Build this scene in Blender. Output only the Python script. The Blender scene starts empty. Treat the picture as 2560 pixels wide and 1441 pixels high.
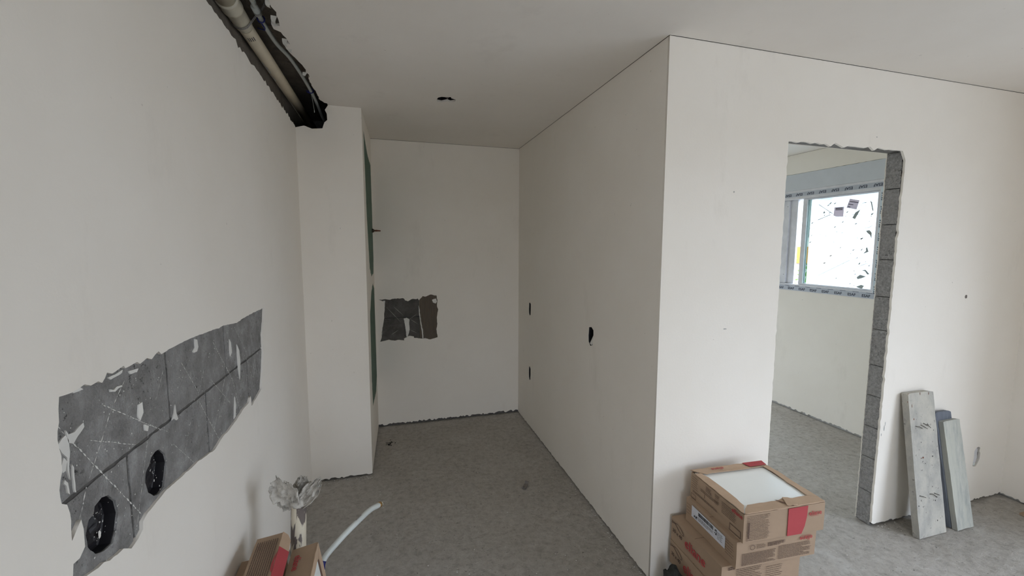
import bpy, bmesh, math, random
from mathutils import Vector, Matrix, noise
random.seed(7)
S = bpy.context.scene
COL = S.collection
PI = math.pi

# ------------------------------------------------------------------ camera, daylight, exposure
YAW, PITCH, ROLL, F = 0.2811, -0.0977, 0.0027, 1053.5
CAM = Vector((0.57, 0.0, 1.6687))
fw = Vector((math.sin(YAW)*math.cos(PITCH), math.cos(YAW)*math.cos(PITCH), math.sin(PITCH)))
rt = Vector((math.cos(YAW), -math.sin(YAW), 0)); up = rt.cross(fw)
rt, up = (math.cos(ROLL)*rt + math.sin(ROLL)*up), (-math.sin(ROLL)*rt + math.cos(ROLL)*up)
cd = bpy.data.cameras.new('camera'); cam = bpy.data.objects.new('camera', cd); COL.objects.link(cam)
cd.sensor_width = 36; cd.lens = F/2560*36; cd.clip_start = .02
M_ = Matrix((rt, up, -fw)).transposed().to_4x4(); M_.translation = CAM; cam.matrix_world = M_
S.camera = cam

W = bpy.data.worlds.new('overcast_sky'); S.world = W; W.use_nodes = True
wn = W.node_tree.nodes; wl = W.node_tree.links
bg = wn['Background']; bg.inputs['Strength'].default_value = 6.3
wtc = wn.new('ShaderNodeTexCoord'); wsep = wn.new('ShaderNodeSeparateXYZ'); wr = wn.new('ShaderNodeValToRGB')
wl.new(wtc.outputs['Generated'], wsep.inputs[0]); wl.new(wsep.outputs['Z'], wr.inputs[0])
e = wr.color_ramp.elements
e[0].position = 0.0; e[0].color = (.20, .20, .19, 1); e[1].position = .85; e[1].color = (1.27, 1.42, 1.68, 1)
k_ = e.new(.03); k_.color = (.61, .69, .80, 1)
wl.new(wr.outputs[0], bg.inputs['Color'])

def portal(name, loc, rot, sx, sy):
    l = bpy.data.lights.new(name, 'AREA'); l.shape = 'RECTANGLE'; l.size = sx; l.size_y = sy
    l.cycles.is_portal = True
    o = bpy.data.objects.new(name, l); o.location = loc; o.rotation_euler = rot; COL.objects.link(o); return o
WY0, WY1, WZ1 = -2.5, 0.70, 2.25         # the balcony opening in the right wall, outside the frame
BX0, BX1 = 2.4, 3.4                       # unseen opening added in the bedroom's far wall to brighten the bedroom
YN_ = -3.6; RX0, RX1, RZ0, RZ1 = .10, 1.50, .20, 2.30    # unseen opening added behind the camera to lift the niche
portal('balcony_daylight', (4.66, (WY0+WY1)/2, WZ1/2), (0, PI/2, 0), WZ1, WY1-WY0)
portal('bedroom_daylight', (4.66, 3.56, 1.72), (0, PI/2, 0), .95, 2.1)

portal('added_bedroom_daylight', (BX0*.5+BX1*.5, 5.02, 1.1), (-PI/2, 0, 0), BX1-BX0, 2.2)
portal('added_rear_daylight', ((RX0+RX1)/2, YN_-.17, (RZ0+RZ1)/2), (PI/2, 0, 0), RX1-RX0, RZ1-RZ0)
S.view_settings.view_transform = 'Standard'; S.view_settings.look = 'None'
S.cycles.max_bounces = 16; S.cycles.diffuse_bounces = 12; S.cycles.transparent_max_bounces = 12
S.view_settings.exposure = 0.0; S.view_settings.gamma = 1.0; S.view_settings.use_curve_mapping = False

# ------------------------------------------------------------------ room dimensions (metres)
H = 2.6; XC = .4162; XR = 1.7786; YC = 3.1131; YB = 3.952; YE = 1.6875; XE = 4.516; YN = -3.6
D0, D1, DT, TH = 2.4838, 3.3073, 2.1983, .0933

def at(px, py, ax, val):
    """where the sight line of a measured photo point meets a real plane of the room"""
    v = fw + rt*((px-1280)/F) - up*((py-720.5)/F)
    t = (val-CAM[ax])/v[ax]
    return CAM + v*t

# ------------------------------------------------------------------ materials
MC = {}
def lin(c):
    return tuple((x/12.92 if x <= .04045 else ((x+.055)/1.055)**2.4) for x in [v/255 for v in c]) + (1,)
class N:
    def __init__(s, name, rough=.8, spec=.3):
        s.m = bpy.data.materials.new(name); s.m.use_nodes = True; s.t = s.m.node_tree
        s.b = s.t.nodes['Principled BSDF']; s.b.inputs['Roughness'].default_value = rough
        s.b.inputs['Specular IOR Level'].default_value = spec
        s.tc = s.t.nodes.new('ShaderNodeTexCoord'); MC[name] = s.m
    def n(s, ty, **kw):
        x = s.t.nodes.new(ty)
        for k, v in kw.items():
            if hasattr(x, k): setattr(x, k, v)
            else: x.inputs[k.replace('_', ' ')].default_value = v
        return x
    def l(s, a, b): s.t.links.new(a, b)
    def noise(s, scale, detail=4, rough=.55, stretch=None, dist=0):
        x = s.n('ShaderNodeTexNoise'); x.inputs['Scale'].default_value = scale; x.inputs['Detail'].default_value = detail
        x.inputs['Roughness'].default_value = rough; x.inputs['Distortion'].default_value = dist
        if stretch:
            mp = s.n('ShaderNodeMapping'); mp.inputs['Scale'].default_value = stretch
            s.l(s.tc.outputs['Object'], mp.inputs[0]); s.l(mp.outputs[0], x.inputs['Vector'])
        else: s.l(s.tc.outputs['Object'], x.inputs['Vector'])
        return x.outputs['Fac']
    def ramp(s, fac, stops, interp='LINEAR'):
        r = s.n('ShaderNodeValToRGB'); r.color_ramp.interpolation = interp
        el = r.color_ramp.elements
        while len(el) < len(stops): el.new(.5)
        for q, (p, c) in zip(el, stops):
            q.position = p; q.color = c if len(c) == 4 else tuple(c)+(1,)
        s.l(fac, r.inputs[0]); return r.outputs[0]
    def mix(s, fac, a, b, mode='MIX'):
        x = s.n('ShaderNodeMix'); x.data_type = 'RGBA'; x.blend_type = mode
        for sock, v in ((x.inputs[0], fac), (x.inputs[6], a), (x.inputs[7], b)):
            if hasattr(v, 'is_linked'): s.l(v, sock)
            else: sock.default_value = v
        return x.outputs[2]
    def col(s, v):
        if hasattr(v, 'is_linked'): s.l(v, s.b.inputs['Base Color'])
        else: s.b.inputs['Base Color'].default_value = v
    def bump(s, h, strength=.3, dist=.01):
        x = s.n('ShaderNodeBump'); x.inputs['Strength'].default_value = strength; x.inputs['Distance'].default_value = dist
        s.l(h, x.inputs['Height']); s.l(x.outputs[0], s.b.inputs['Normal'])
g = lambda v, w=0: (v*(1+w), v, v*(1-w), 1)

def plaster(name, a, b, sc=1.6):
    m = N(name, .85, .25)
    c = m.ramp(m.noise(sc, 5, .6), [(.3, a), (.7, b)])
    sm = m.ramp(m.noise(3.2, 6, .7, (1, 1, .35)), [(.60, (0, 0, 0)), (.80, (1, 1, 1))])
    c2 = m.mix(sm, c, tuple(x*.93 for x in a[:3])+(1,))
    sp = m.ramp(m.noise(38, 2, .5), [(.77, (0, 0, 0)), (.79, (1, 1, 1))])
    c3 = m.mix(sp, c2, tuple(x*.80 for x in a[:3])+(1,))
    m.col(c3)
    h = m.mix(.5, m.noise(90, 3, .6), m.noise(9, 4, .6)); m.bump(h, .18, .004)
    return m.m
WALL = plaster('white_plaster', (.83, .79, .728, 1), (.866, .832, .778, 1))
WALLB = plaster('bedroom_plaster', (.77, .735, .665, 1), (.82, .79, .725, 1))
CEIL = plaster('ceiling_plasterboard', (.755, .715, .665, 1), (.79, .755, .708, 1), 2.2)

def concrete(name, dark, mid, light, sc=14, bump=.5, dist=.006, streak=None):
    m = N(name, .92, .2)
    c = m.ramp(m.noise(sc, 8, .68), [(.28, dark), (.5, mid), (.72, light)])
    c = m.mix(m.ramp(m.noise(2.4, 4, .6, streak), [(.38, (.0, .0, .0)), (.66, (1, 1, 1))]), c, m.mix(.45, c, mid))
    pit = m.mix(1.0, m.ramp(m.noise(95, 4, .7), [(.34, (1, 1, 1)), (.42, (0, 0, 0))]), m.ramp(m.noise(7, 4, .6, streak), [(.48, (0, 0, 0)), (.62, (1, 1, 1))]), 'MULTIPLY')
    c = m.mix(pit, c, tuple(x*.45 for x in dark[:3])+(1,))
    m.col(c)
    m.bump(m.mix(.5, m.noise(sc*3, 8, .7), m.noise(150, 3, .6)), bump, dist)
    return m
concrete('block_concrete', g(.13, .03), g(.26, .02), g(.45, .0), 13, .9, .010, (1, 1, .45))
concrete('niche_block', g(.07, .06), g(.10, .06), g(.15, .05), 16)
concrete('jamb_block', g(.24, .02), g(.46, .01), g(.66, .0), 75, 1.0, .016)
concrete('mortar', g(.085, .05), g(.12, .05), g(.17, .05), 40, .8, .008)
concrete('slab_concrete', g(.10, .16), g(.15, .15), g(.22, .12), 7, .7, .012)
concrete('wall_core', g(.13, .04), g(.19, .04), g(.26, .03), 22)
m = concrete('lintel_mortar', g(.18, .04), g(.25, .03), g(.34, .02), 25, .9, .012)
# notched mortar beside the niche block
m = N('combed_mortar', .9, .2)
wv = m.n('ShaderNodeTexWave'); wv.wave_type = 'BANDS'; wv.bands_direction = 'X'; wv.inputs['Scale'].default_value = 22
wv.inputs['Distortion'].default_value = 2.2; wv.inputs['Detail'].default_value = 3; wv.inputs['Detail Scale'].default_value = .6
mp = m.n('ShaderNodeMapping'); mp.inputs['Scale'].default_value = (1, 1, .12); m.l(m.tc.outputs['Object'], mp.inputs[0]); m.l(mp.outputs[0], wv.inputs[0])
m.col(m.mix(m.noise(9, 6), m.ramp(wv.outputs['Fac'], [(.2, (.09, .072, .058)), (.7, (.20, .165, .135))]), (.16, .135, .11, 1)))
m.bump(wv.outputs['Fac'], .8, .006)

# rough cement floor
m = N('rough_cement_floor', .93, .2)
base = m.ramp(m.noise(1.3, 7, .62), [(.30, (.43, .40, .35)), (.5, (.52, .488, .44)), (.70, (.61, .58, .535))])
fine = m.ramp(m.noise(26, 8, .72), [(.33, (.24, .22, .19)), (.5, (.53, .50, .455)), (.68, (.70, .675, .63))])
c = m.mix(.42, base, fine)
dust = m.ramp(m.noise(4.2, 8, .7, None, .6), [(.56, (0, 0, 0)), (.74, (1, 1, 1))])
c = m.mix(m.mix(.55, (0, 0, 0, 1), dust), c, (.72, .70, .66, 1))
def specks(scale, thr, seed):
    v = m.n('ShaderNodeTexVoronoi'); v.feature = 'F1'; v.inputs['Scale'].default_value = scale
    mp = m.n('ShaderNodeMapping'); mp.inputs['Location'].default_value = (seed, seed*2, 0); m.l(m.tc.outputs['Object'], mp.inputs[0]); m.l(mp.outputs[0], v.inputs['Vector'])
    a = m.ramp(v.outputs['Distance'], [(thr, (1, 1, 1)), (thr+.05, (0, 0, 0))])
    sel = m.ramp(v.outputs['Color'], [(.72, (0, 0, 0)), (.74, (1, 1, 1))])
    return m.mix(1.0, a, sel, 'MULTIPLY')
c = m.mix(specks(70, .12, 3), c, (.72, .70, .67, 1))
pt = m.ramp(m.noise(34, 7, .75, (1, 1.5, 1)), [(.33, (1, 1, 1)), (.39, (0, 0, 0))])
c = m.mix(pt, c, (.17, .155, .135, 1))
lp_ = m.ramp(m.noise(21, 8, .8, (1, 1.6, 1), .8), [(.62, (0, 0, 0)), (.70, (1, 1, 1))])
c = m.mix(lp_, c, (.74, .72, .68, 1))
m.col(c)
m.bump(m.mix(.45, m.noise(26, 9, .75), m.noise(8, 7, .72)), 1.0, .035)

def simple(name, col, rough=.6, spec=.4, metal=0, var=.12, sc=8, bump=.08, dist=.002):
    m = N(name, rough, spec); m.b.inputs['Metallic'].default_value = metal
    a = tuple(x*(1-var) for x in col[:3])+(1,); b = tuple(min(1, x*(1+var)) for x in col[:3])+(1,)
    m.col(m.ramp(m.noise(sc, 5, .6), [(.3, a), (.7, b)])); m.bump(m.noise(sc*6, 4), bump, dist); return m.m
simple('green_drywall', (.12, .18, .145), .85, .2, 0, .18, 9)
simple('joint_compound', (.60, .595, .56), .85, .2, 0, .06)
simple('black_plastic', (.014, .013, .016), .5, .4)
simple('dark_cavity', (.02, .018, .016), .9)
simple('cream_pipe', (.66, .57, .42), .45, .4, 0, .12, 5)
simple('cream_coupling', (.66, .61, .49), .5, .4, 0, .12, 12)
simple('grey_conduit', (.50, .53, .51), .5, .4)
simple('zinc_strap', (.34, .33, .33), .45, .5, .5)
simple('blue_tie', (.015, .02, .16), .4)
simple('white_plaster_smear', (.72, .71, .68), .85)
simple('frame_aluminium', (.62, .63, .66), .45, .4)
simple('shutter_box', (.55, .585, .62), .6, .3, 0, .03)
simple('tape_blue_grey', (.44, .48, .54), .5, .4, 0, .06, 20)
simple('tape_pale', (.58, .68, .74), .5, .4, 0, .08, 20)
simple('ink_navy', (.02, .025, .05), .6)
for nm_, cc_ in (('sticker_paper', (.46, .40, .42, 1)), ('film_tear', (.25, .26, .245, 1)), ('film_crease', (.40, .44, .45, 1))):
    m = N(nm_, .8, .1); tr = m.n('ShaderNodeBsdfTranslucent'); tr.inputs[0].default_value = cc_; mx = m.n('ShaderNodeMixShader'); mx.inputs[0].default_value = .75
    m.col(tuple(min(1, 3*x) for x in cc_[:3])+(1,)); m.l(m.b.outputs[0], mx.inputs[1]); m.l(tr.outputs[0], mx.inputs[2]); m.l(mx.outputs[0], m.t.nodes['Material Output'].inputs[0])
simple('cardboard', (.37, .268, .188), .82, .2, 0, .07, 6, .15, .002)
simple('cardboard_inner', (.49, .355, .25), .85, .2, 0, .08, 8, .2, .003)
simple('cardboard_dark', (.16, .10, .075), .9, .1)
simple('ink_brown', (.10, .060, .045), .8)
simple('ink_red', (.44, .055, .06), .7)
simple('red_band', (.42, .070, .078), .7, .2, 0, .06)
simple('label_white', (.62, .64, .70), .5)
simple('ink_black', (.025, .025, .03), .6)
simple('glazed_tile', (.84, .865, .84), .22, .5, 0, .02, 3, .02)
simple('hose_white', (.66, .70, .68), .35, .4, 0, .06, 14)
simple('brass', (.42, .25, .10), .4, .5, .6)
simple('cable_ivory', (.66, .63, .50), .5)
simple('paper_crumpled', (.52, .495, .45), .85, .2, 0, .22, 30, .7, .006)
simple('rust', (.16, .055, .03), .9)
simple('steel_dark', (.05, .04, .03), .5, .5, .6)
simple('debris_plaster', (.60, .58, .55), .9)
simple('grey_debris', (.19, .17, .155), .8)
simple('soil_bag', (.05, .052, .05), .85, .2, 0, .4, 30, .6, .01)
simple('facade_pale', (.62, .60, .56), .9)
simple('facade_orange', (.60, .26, .06), .9)
simple('foliage', (.12, .20, .05), .9, .2, 0, .4, 12)
simple('bark', (.10, .07, .05), .9)
simple('exterior_ground', (.20, .20, .19), .9)
simple('reveal_grey', (.42, .42, .41), .9)
# pipe with grey mortar stains
m = N('stained_pipe', .5, .4)
st = m.ramp(m.noise(17, 3, .45, (1.6, 1.6, .42), 1.0), [(.53, (0, 0, 0)), (.56, (1, 1, 1))])
m.col(m.mix(st, m.ramp(m.noise(5, 4), [(.3, (.60, .54, .43)), (.7, (.70, .64, .52))]), (.15, .125, .115, 1)))
# weathered form boards
def board(name, a, b, w, stretch, spots=True):
    m = N(name, .85, .25)
    c = m.ramp(m.noise(5, 7, .65, stretch), [(.28, a), (.72, b)])
    c = m.mix(m.ramp(m.noise(2.2, 6, .7, stretch), [(.45, (0, 0, 0)), (.62, (1, 1, 1))]), c, w)
    if spots:
        sp = m.ramp(m.noise(48, 4, .6), [(.64, (0, 0, 0)), (.72, (1, 1, 1))])
        c = m.mix(sp, c, (.13, .12, .11, 1))
    m.col(c); m.bump(m.noise(40, 6, .7, stretch), .35, .004)
board('board_cement', (.31, .305, .285, 1), (.48, .465, .42, 1), (.50, .48, .425, 1), (3, 3, 2))
board('board_grey', (.31, .325, .31, 1), (.54, .54, .485, 1), (.48, .485, .43, 1), (9, 9, .8), False)
board('board_slate', (.11, .125, .155, 1), (.20, .22, .255, 1), (.16, .175, .205, 1), (8, 8, 1), False)
simple('board_edge', (.115, .12, .105), .9, .2, 0, .35, 20, .5, .005)
simple('board_edge_green', (.07, .095, .075), .9, .2, 0, .3, 20, .5, .005)
# protective film on the bedroom pane: milky, lets daylight through
m = N('protective_film', .6, .3)
tr = m.n('ShaderNodeBsdfTranslucent'); tp = m.n('ShaderNodeBsdfTransparent'); mx = m.n('ShaderNodeMixShader'); mx2 = m.n('ShaderNodeMixShader')
cf = m.ramp(m.noise(5, 5, .6, (1, 1, 2.4), 1.5), [(.35, (.72, .78, .80)), (.65, (.93, .96, .96))])
m.l(cf, tr.inputs[0]); m.l(cf, tp.inputs[0]); m.l(cf, m.b.inputs['Base Color'])
mx.inputs[0].default_value = .60; mx2.inputs[0].default_value = .06
m.l(tr.outputs[0], mx.inputs[1]); m.l(tp.outputs[0], mx.inputs[2])
m.l(mx.outputs[0], mx2.inputs[1]); m.l(m.b.outputs[0], mx2.inputs[2])
m.l(mx2.outputs[0], m.t.nodes['Material Output'].inputs[0])
m = N('clear_glass', .02, .5)
tp = m.n('ShaderNodeBsdfTransparent'); tp.inputs[0].default_value = (.90, .96, .93, 1); gl = m.n('ShaderNodeBsdfGlossy'); gl.inputs['Roughness'].default_value = .03
mx = m.n('ShaderNodeMixShader'); mx.inputs[0].default_value = .06
m.l(tp.outputs[0], mx.inputs[1]); m.l(gl.outputs[0], mx.inputs[2]); m.l(mx.outputs[0], m.t.nodes['Material Output'].inputs[0])
m = N('green_glass', .1, .5); tp = m.n('ShaderNodeBsdfTransparent'); tp.inputs[0].default_value = (.46, .54, .51, 1)
m.l(tp.outputs[0], m.t.nodes['Material Output'].inputs[0])

# ------------------------------------------------------------------ object helpers
def link(name, me, mat, parent=None, world=None):
    o = bpy.data.objects.new(name, me); COL.objects.link(o)
    if mat:
        me.materials.clear()
        for mm in (mat if isinstance(mat, (list, tuple)) else [mat]): me.materials.append(MC[mm] if isinstance(mm, str) else mm)
    if world is not None: o.matrix_world = world
    if parent:
        o.parent = parent
        if world is not None:
            o.matrix_parent_inverse = Matrix.Identity(4); o.matrix_basis = parent_world(parent).inverted() @ world
    return o
def parent_world(p):
    mw = p.matrix_basis.copy()
    while p.parent: p = p.parent; mw = p.matrix_basis @ mw
    return mw
def tag(o, label=None, cat=None, group=None, kind=None):
    if label: o['label'] = label
    if cat: o['category'] = cat
    if group: o['group'] = group
    if kind: o['kind'] = kind
    return o
def thing(name, label, cat, mw=None, group=None):
    o = bpy.data.objects.new(name, None); COL.objects.link(o); o.empty_display_size = .05
    if mw is not None: o.matrix_basis = mw
    return tag(o, label, cat, group)
def bmobj(name, bm, mat, parent=None, smooth=False, loc=None):
    me = bpy.data.meshes.new(name); bm.normal_update(); bm.to_mesh(me); bm.free()
    if smooth:
        for p in me.polygons: p.use_smooth = True
    o = link(name, me, mat, parent)
    if loc is not None: o.location = loc
    return o
def curve_mesh(cu):
    o = bpy.data.objects.new('t', cu); COL.objects.link(o)
    dg = bpy.context.evaluated_depsgraph_get(); dg.update()
    me = bpy.data.meshes.new_from_object(o.evaluated_get(dg)); COL.objects.unlink(o); bpy.data.objects.remove(o); return me
def sheet_mesh(loops, th, origin, ex, ey):
    """plate filled between closed loops of 2-D points, placed on the plane origin + u*ex + v*ey, thickness along ex x ey from 0 to th"""
    cu = bpy.data.curves.new('s', 'CURVE'); cu.dimensions = '2D'; cu.fill_mode = 'BOTH'; cu.extrude = abs(th)/2
    for lp in loops:
        sp = cu.splines.new('POLY'); sp.points.add(len(lp)-1); sp.use_cyclic_u = True
        for q, (x, y) in zip(sp.points, lp): q.co = (x, y, 0, 1)
    me = curve_mesh(cu); bpy.data.curves.remove(cu)
    ez = Vector(ex).cross(Vector(ey))
    mt = Matrix((Vector(ex), Vector(ey), ez)).transposed().to_4x4(); mt.translation = Vector(origin) + ez*(th/2)
    me.transform(mt); return me
def sheet(name, loops, th, origin, ex, ey, mat, parent=None):
    return link(name, sheet_mesh(loops, th, origin, ex, ey), mat, parent)
def join_meshes(mes):
    bm = bmesh.new()
    for me in mes: bm.from_mesh(me); bpy.data.meshes.remove(me)
    return bm
def box(bm, a, b, mt=None):
    vs = [bm.verts.new((x, y, z)) for x in (a[0], b[0]) for y in (a[1], b[1]) for z in (a[2], b[2])]
    if mt:
        for v in vs: v.co = mt @ v.co
    for f in ((0, 1, 3, 2), (4, 6, 7, 5), (0, 4, 5, 1), (2, 3, 7, 6), (0, 2, 6, 4), (1, 5, 7, 3)): bm.faces.new([vs[i] for i in f])
    return vs
def boxobj(name, a, b, mat, parent=None):
    bm = bmesh.new(); box(bm, a, b); bmesh.ops.recalc_face_normals(bm, faces=bm.faces); return bmobj(name, bm, mat, parent)
def jag(p, q, step=.02, amp=.004, rnd=random):
    """points from p towards q (q excluded) with a torn edge"""
    p, q = Vector(p), Vector(q); L = (q-p).length; n = max(1, int(L/step)); nn = Vector((-(q-p).y, (q-p).x)).normalized() if L > 0 else Vector((0, 0))
    out = []; s = rnd.random()*100
    for i in range(n):
        t = i/n; w = p.lerp(q, t)
        if i: w = w + nn*amp*(noise.noise(Vector((s+t*L*28, 0, 0)))*1.7 + rnd.uniform(-.45, .45))
        out.append((w.x, w.y))
    return out
def jagloop(pts, step=.02, amp=.004):
    o = []
    for i in range(len(pts)): o += jag(pts[i], pts[(i+1) % len(pts)], step, amp)
    return o
def tube(bm, pts, r, seg=12, cap=True):
    pts = [Vector(p) for p in pts]; rr = r if isinstance(r, (list, tuple)) else [r]*len(pts)
    rings = []; ref = None
    for i, p in enumerate(pts):
        t = (pts[min(i+1, len(pts)-1)] - pts[max(i-1, 0)])
        if t.length < 1e-9: t = rings and lastt or Vector((0, 0, 1))
        t.normalize(); lastt = t
        if ref is None: ref = t.orthogonal().normalized()
        ref = (ref - t*ref.dot(t)).normalized(); b = t.cross(ref)
        rings.append([bm.verts.new(p + (ref*math.cos(a)+b*math.sin(a))*rr[i]) for a in [2*PI*k/seg for k in range(seg)]])
    for A, B in zip(rings, rings[1:]):
        for k in range(seg): bm.faces.new((A[k], A[(k+1) % seg], B[(k+1) % seg], B[k]))
    if cap: bm.faces.new(rings[0][::-1]); bm.faces.new(rings[-1])
def tubeobj(name, pts, r, mat, parent=None, seg=14, cap=True):
    bm = bmesh.new(); tube(bm, pts, r, seg, cap); return bmobj(name, bm, mat, parent, True)
def spline(ctrl, n=40):
    c = [Vector(x) for x in ctrl]; c = [c[0]*2-c[1]] + c + [c[-1]*2-c[-2]]; out = []
    for i in range(1, len(c)-2):
        for k in range(n//(len(c)-3)):
            t = k/(n//(len(c)-3)); a, b, d, e = c[i-1:i+3]
            out.append(.5*((2*b)+(d-a)*t+(2*a-5*b+4*d-e)*t*t+(3*b-a-3*d+e)*t**3))
    out.append(c[-2]); return out
def text_mesh(s, size, o, ex, ey, th=.0006, bold=0, shear=0, sx=1, align='CENTER'):
    cu = bpy.data.curves.new('t', 'FONT'); cu.body = s; cu.size = size; cu.extrude = th/2; cu.offset = bold; cu.shear = shear
    cu.align_x = align; cu.align_y = 'CENTER'; cu.resolution_u = 3
    me = curve_mesh(cu); bpy.data.curves.remove(cu)
    ez = Vector(ex).cross(Vector(ey)); mt = Matrix((Vector(ex)*sx, Vector(ey), ez)).transposed().to_4x4(); mt.translation = Vector(o) + ez*th/2
    me.transform(mt); return me
def quad(bm, o, ex, ey, u0, v0, u1, v1, lift=.0006):
    ez = Vector(ex).cross(Vector(ey)); o = Vector(o)+ez*lift
    vs = [bm.verts.new(o+Vector(ex)*u+Vector(ey)*v) for u, v in ((u0, v0), (u1, v0), (u1, v1), (u0, v1))]; bm.faces.new(vs)
def rand_poly(r, n=12, rx=1, ry=1, rnd=random):
    return [(r*rx*math.cos(2*PI*k/n)*rnd.uniform(.75, 1.2), r*ry*math.sin(2*PI*k/n)*rnd.uniform(.75, 1.2)) for k in range(n)]

X, Y, Z = Vector((1, 0, 0)), Vector((0, 1, 0)), Vector((0, 0, 1))
SK = .012     # plaster coat
def yz(px, py, x=0.0): p = at(px, py, 0, x); return (p.y, p.z)
def xz(px, py, y): p = at(px, py, 1, y); return (p.x, p.z)
GAP = .0018
def struct(o): o['kind'] = 'structure'; return o
def bottom_edge(u0, u1, lo=.004, hi=.016):
    n = max(2, int((u1-u0)/.014)); s = random.random()*99
    return [(u0+(u1-u0)*i/n, lo+(hi-lo)*max(0, min(1, .5+.9*noise.noise(Vector((s+i*.35, 0, 0)))+random.uniform(-.45, .45)))) for i in range(n+1)]

# ------------------------------------------------------------------ floor
bm = bmesh.new()
x0, x1, y0, y1 = -.2, XE+.25, YN-.15, 5.2
def ss(a, b, t): t = max(0, min(1, (t-a)/(b-a))); return t*t*(3-2*t)
xs = [x0+.2*i for i in range(1)] + [-.02+.0125*i for i in range(int((XE+.03)/.0125)+1)] + [x1]
ys = [y0+(.85-y0)*i/60 for i in range(60)] + [.85+.0125*i for i in range(int((4.9-.85)/.0125)+1)] + [y1]
gr = []
for x_ in xs:
    rowv = []
    ruf = .35+.65*ss(1.5, 2.4, x_)
    for y_ in ys:
        p = Vector((x_, y_, 0)); z_ = -.004 + .002*noise.noise(p*2.7)
        if y_ > .8:
            n1 = noise.noise(p*17); n2 = noise.noise(Vector((x_*42, y_*60, 3))); n3 = noise.noise(p*9+Vector((7, 7, 0)))
            z_ += ruf*(.0030*n1 + .0034*n2*(.6+n3) - .0065*max(0, n2*.8+n3*.5-.40))
        rowv.append(bm.verts.new((x_, y_, z_)))
    gr.append(rowv)
for i in range(len(xs)-1):
    for j in range(len(ys)-1): bm.faces.new((gr[i][j], gr[i+1][j], gr[i+1][j+1], gr[i][j+1]))
floor = struct(bmobj('floor', bm, 'rough_cement_floor', None, True))

# ------------------------------------------------------------------ left wall (x = 0)
c2 = lambda x, y: yz(100+x*.4863, 740+y*.4863)
patch = [(98,520),(160,500),(195,480),(230,455),(262,462),(300,440),(320,448),(345,395),(372,400),(430,360),(440,372),(500,340),(515,350),(550,320),(575,326),(610,285),(625,300),(650,285),(720,245),(800,208),(880,180),(950,152),(1010,140),(1045,115),(1100,85),(1152,62),(1150,130),(1143,200),(1148,290),(1143,400),(1138,480),(1110,530),(1088,566),(1083,515),(1075,548),(1040,590),(1010,640),(980,680),(930,740),(900,790),(860,820),(800,865),(740,920),(690,965),(640,1010),(600,1060),(555,1115),(530,1160),(530,1200),(505,1250),(470,1300),(430,1300),(400,1330),(360,1362),(330,1370),(300,1400),(240,1441),(215,1480),(178,1480),(170,1441),(172,1380),(205,1350),(232,1290),(225,1200),(212,1150),(195,1190),(165,1262),(160,1200),(155,1120),(140,1075),(112,1070),(100,1000),(115,900),(100,790),(90,740),(98,650),(95,580)]
patch = jagloop([c2(*p) for p in patch], .012, .0022)
top = []
for px, py in ((515,0),(560,62),(600,118),(640,172),(690,244),(740,318)): top.append(yz(px, py))
tl = [(YN, 2.50)] + [(1.0, 2.49)] + top
upper = []
for a, b in zip(tl, tl[1:]): upper += jag(a, b, .022, .010)
outl = bottom_edge(YN, YC) + [(YC, 2.425), (YC, 2.44)] + [p for p in upper[::-1] if p[0] < YC-.005] 
wl_ = struct(sheet('wall_left', [outl, patch], -SK, (0, 0, 0), Y, Z, WALL))
# oval box cut-outs
ov1 = [(372,1022),(410,1050),(425,1110),(415,1200),(395,1270),(350,1310),(310,1325),(270,1290),(260,1230),(275,1150),(300,1120),(305,1080),(340,1035)]
ov2 = [(632,787),(660,810),(670,850),(663,920),(655,980),(630,1015),(605,1028),(575,1010),(560,960),(562,910),(580,870),(590,830),(610,800)]
ovals = [[c2(*p) for p in o] for o in (ov1, ov2)]
# exposed block courses: separate blocks with recessed joints
def inside(loop, b): c = Vector((sum(p[0] for p in loop)/len(loop), sum(p[1] for p in loop)/len(loop))); return b[0] < c.x < b[1] and b[2] < c.y < b[3]
mes = []
jz = 1.204
for (ya, yb, za, zb) in [(.75, 1.302, jz, 1.42), (1.302, 1.706, jz, 1.42), (1.706, 2.3, jz, 1.42), (.75, 1.106, .93, jz), (1.106, 1.526, .93, jz), (1.526, 1.93, .93, jz), (1.93, 2.3, .93, jz)]:
    q = .004; b = (ya+q, yb-q, za+q, zb-q)
    lp = jagloop([(b[0], b[2]), (b[1], b[2]), (b[1], b[3]), (b[0], b[3])], .02, .0018)
    mes.append(sheet_mesh([lp]+[jagloop(o, .01, .001) for o in ovals if inside(o, b)], -.028, (-.0075, 0, 0), Y, Z))
blk = bmobj('exposed_block', join_meshes(mes), 'block_concrete', wl_)
mort = sheet('mortar_joint', [[(.75, .93), (2.3, .93), (2.3, 1.42), (.75, 1.42)]] + ovals, -.02, (-.0105, 0, 0), Y, Z, 'mortar', wl_)
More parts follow.
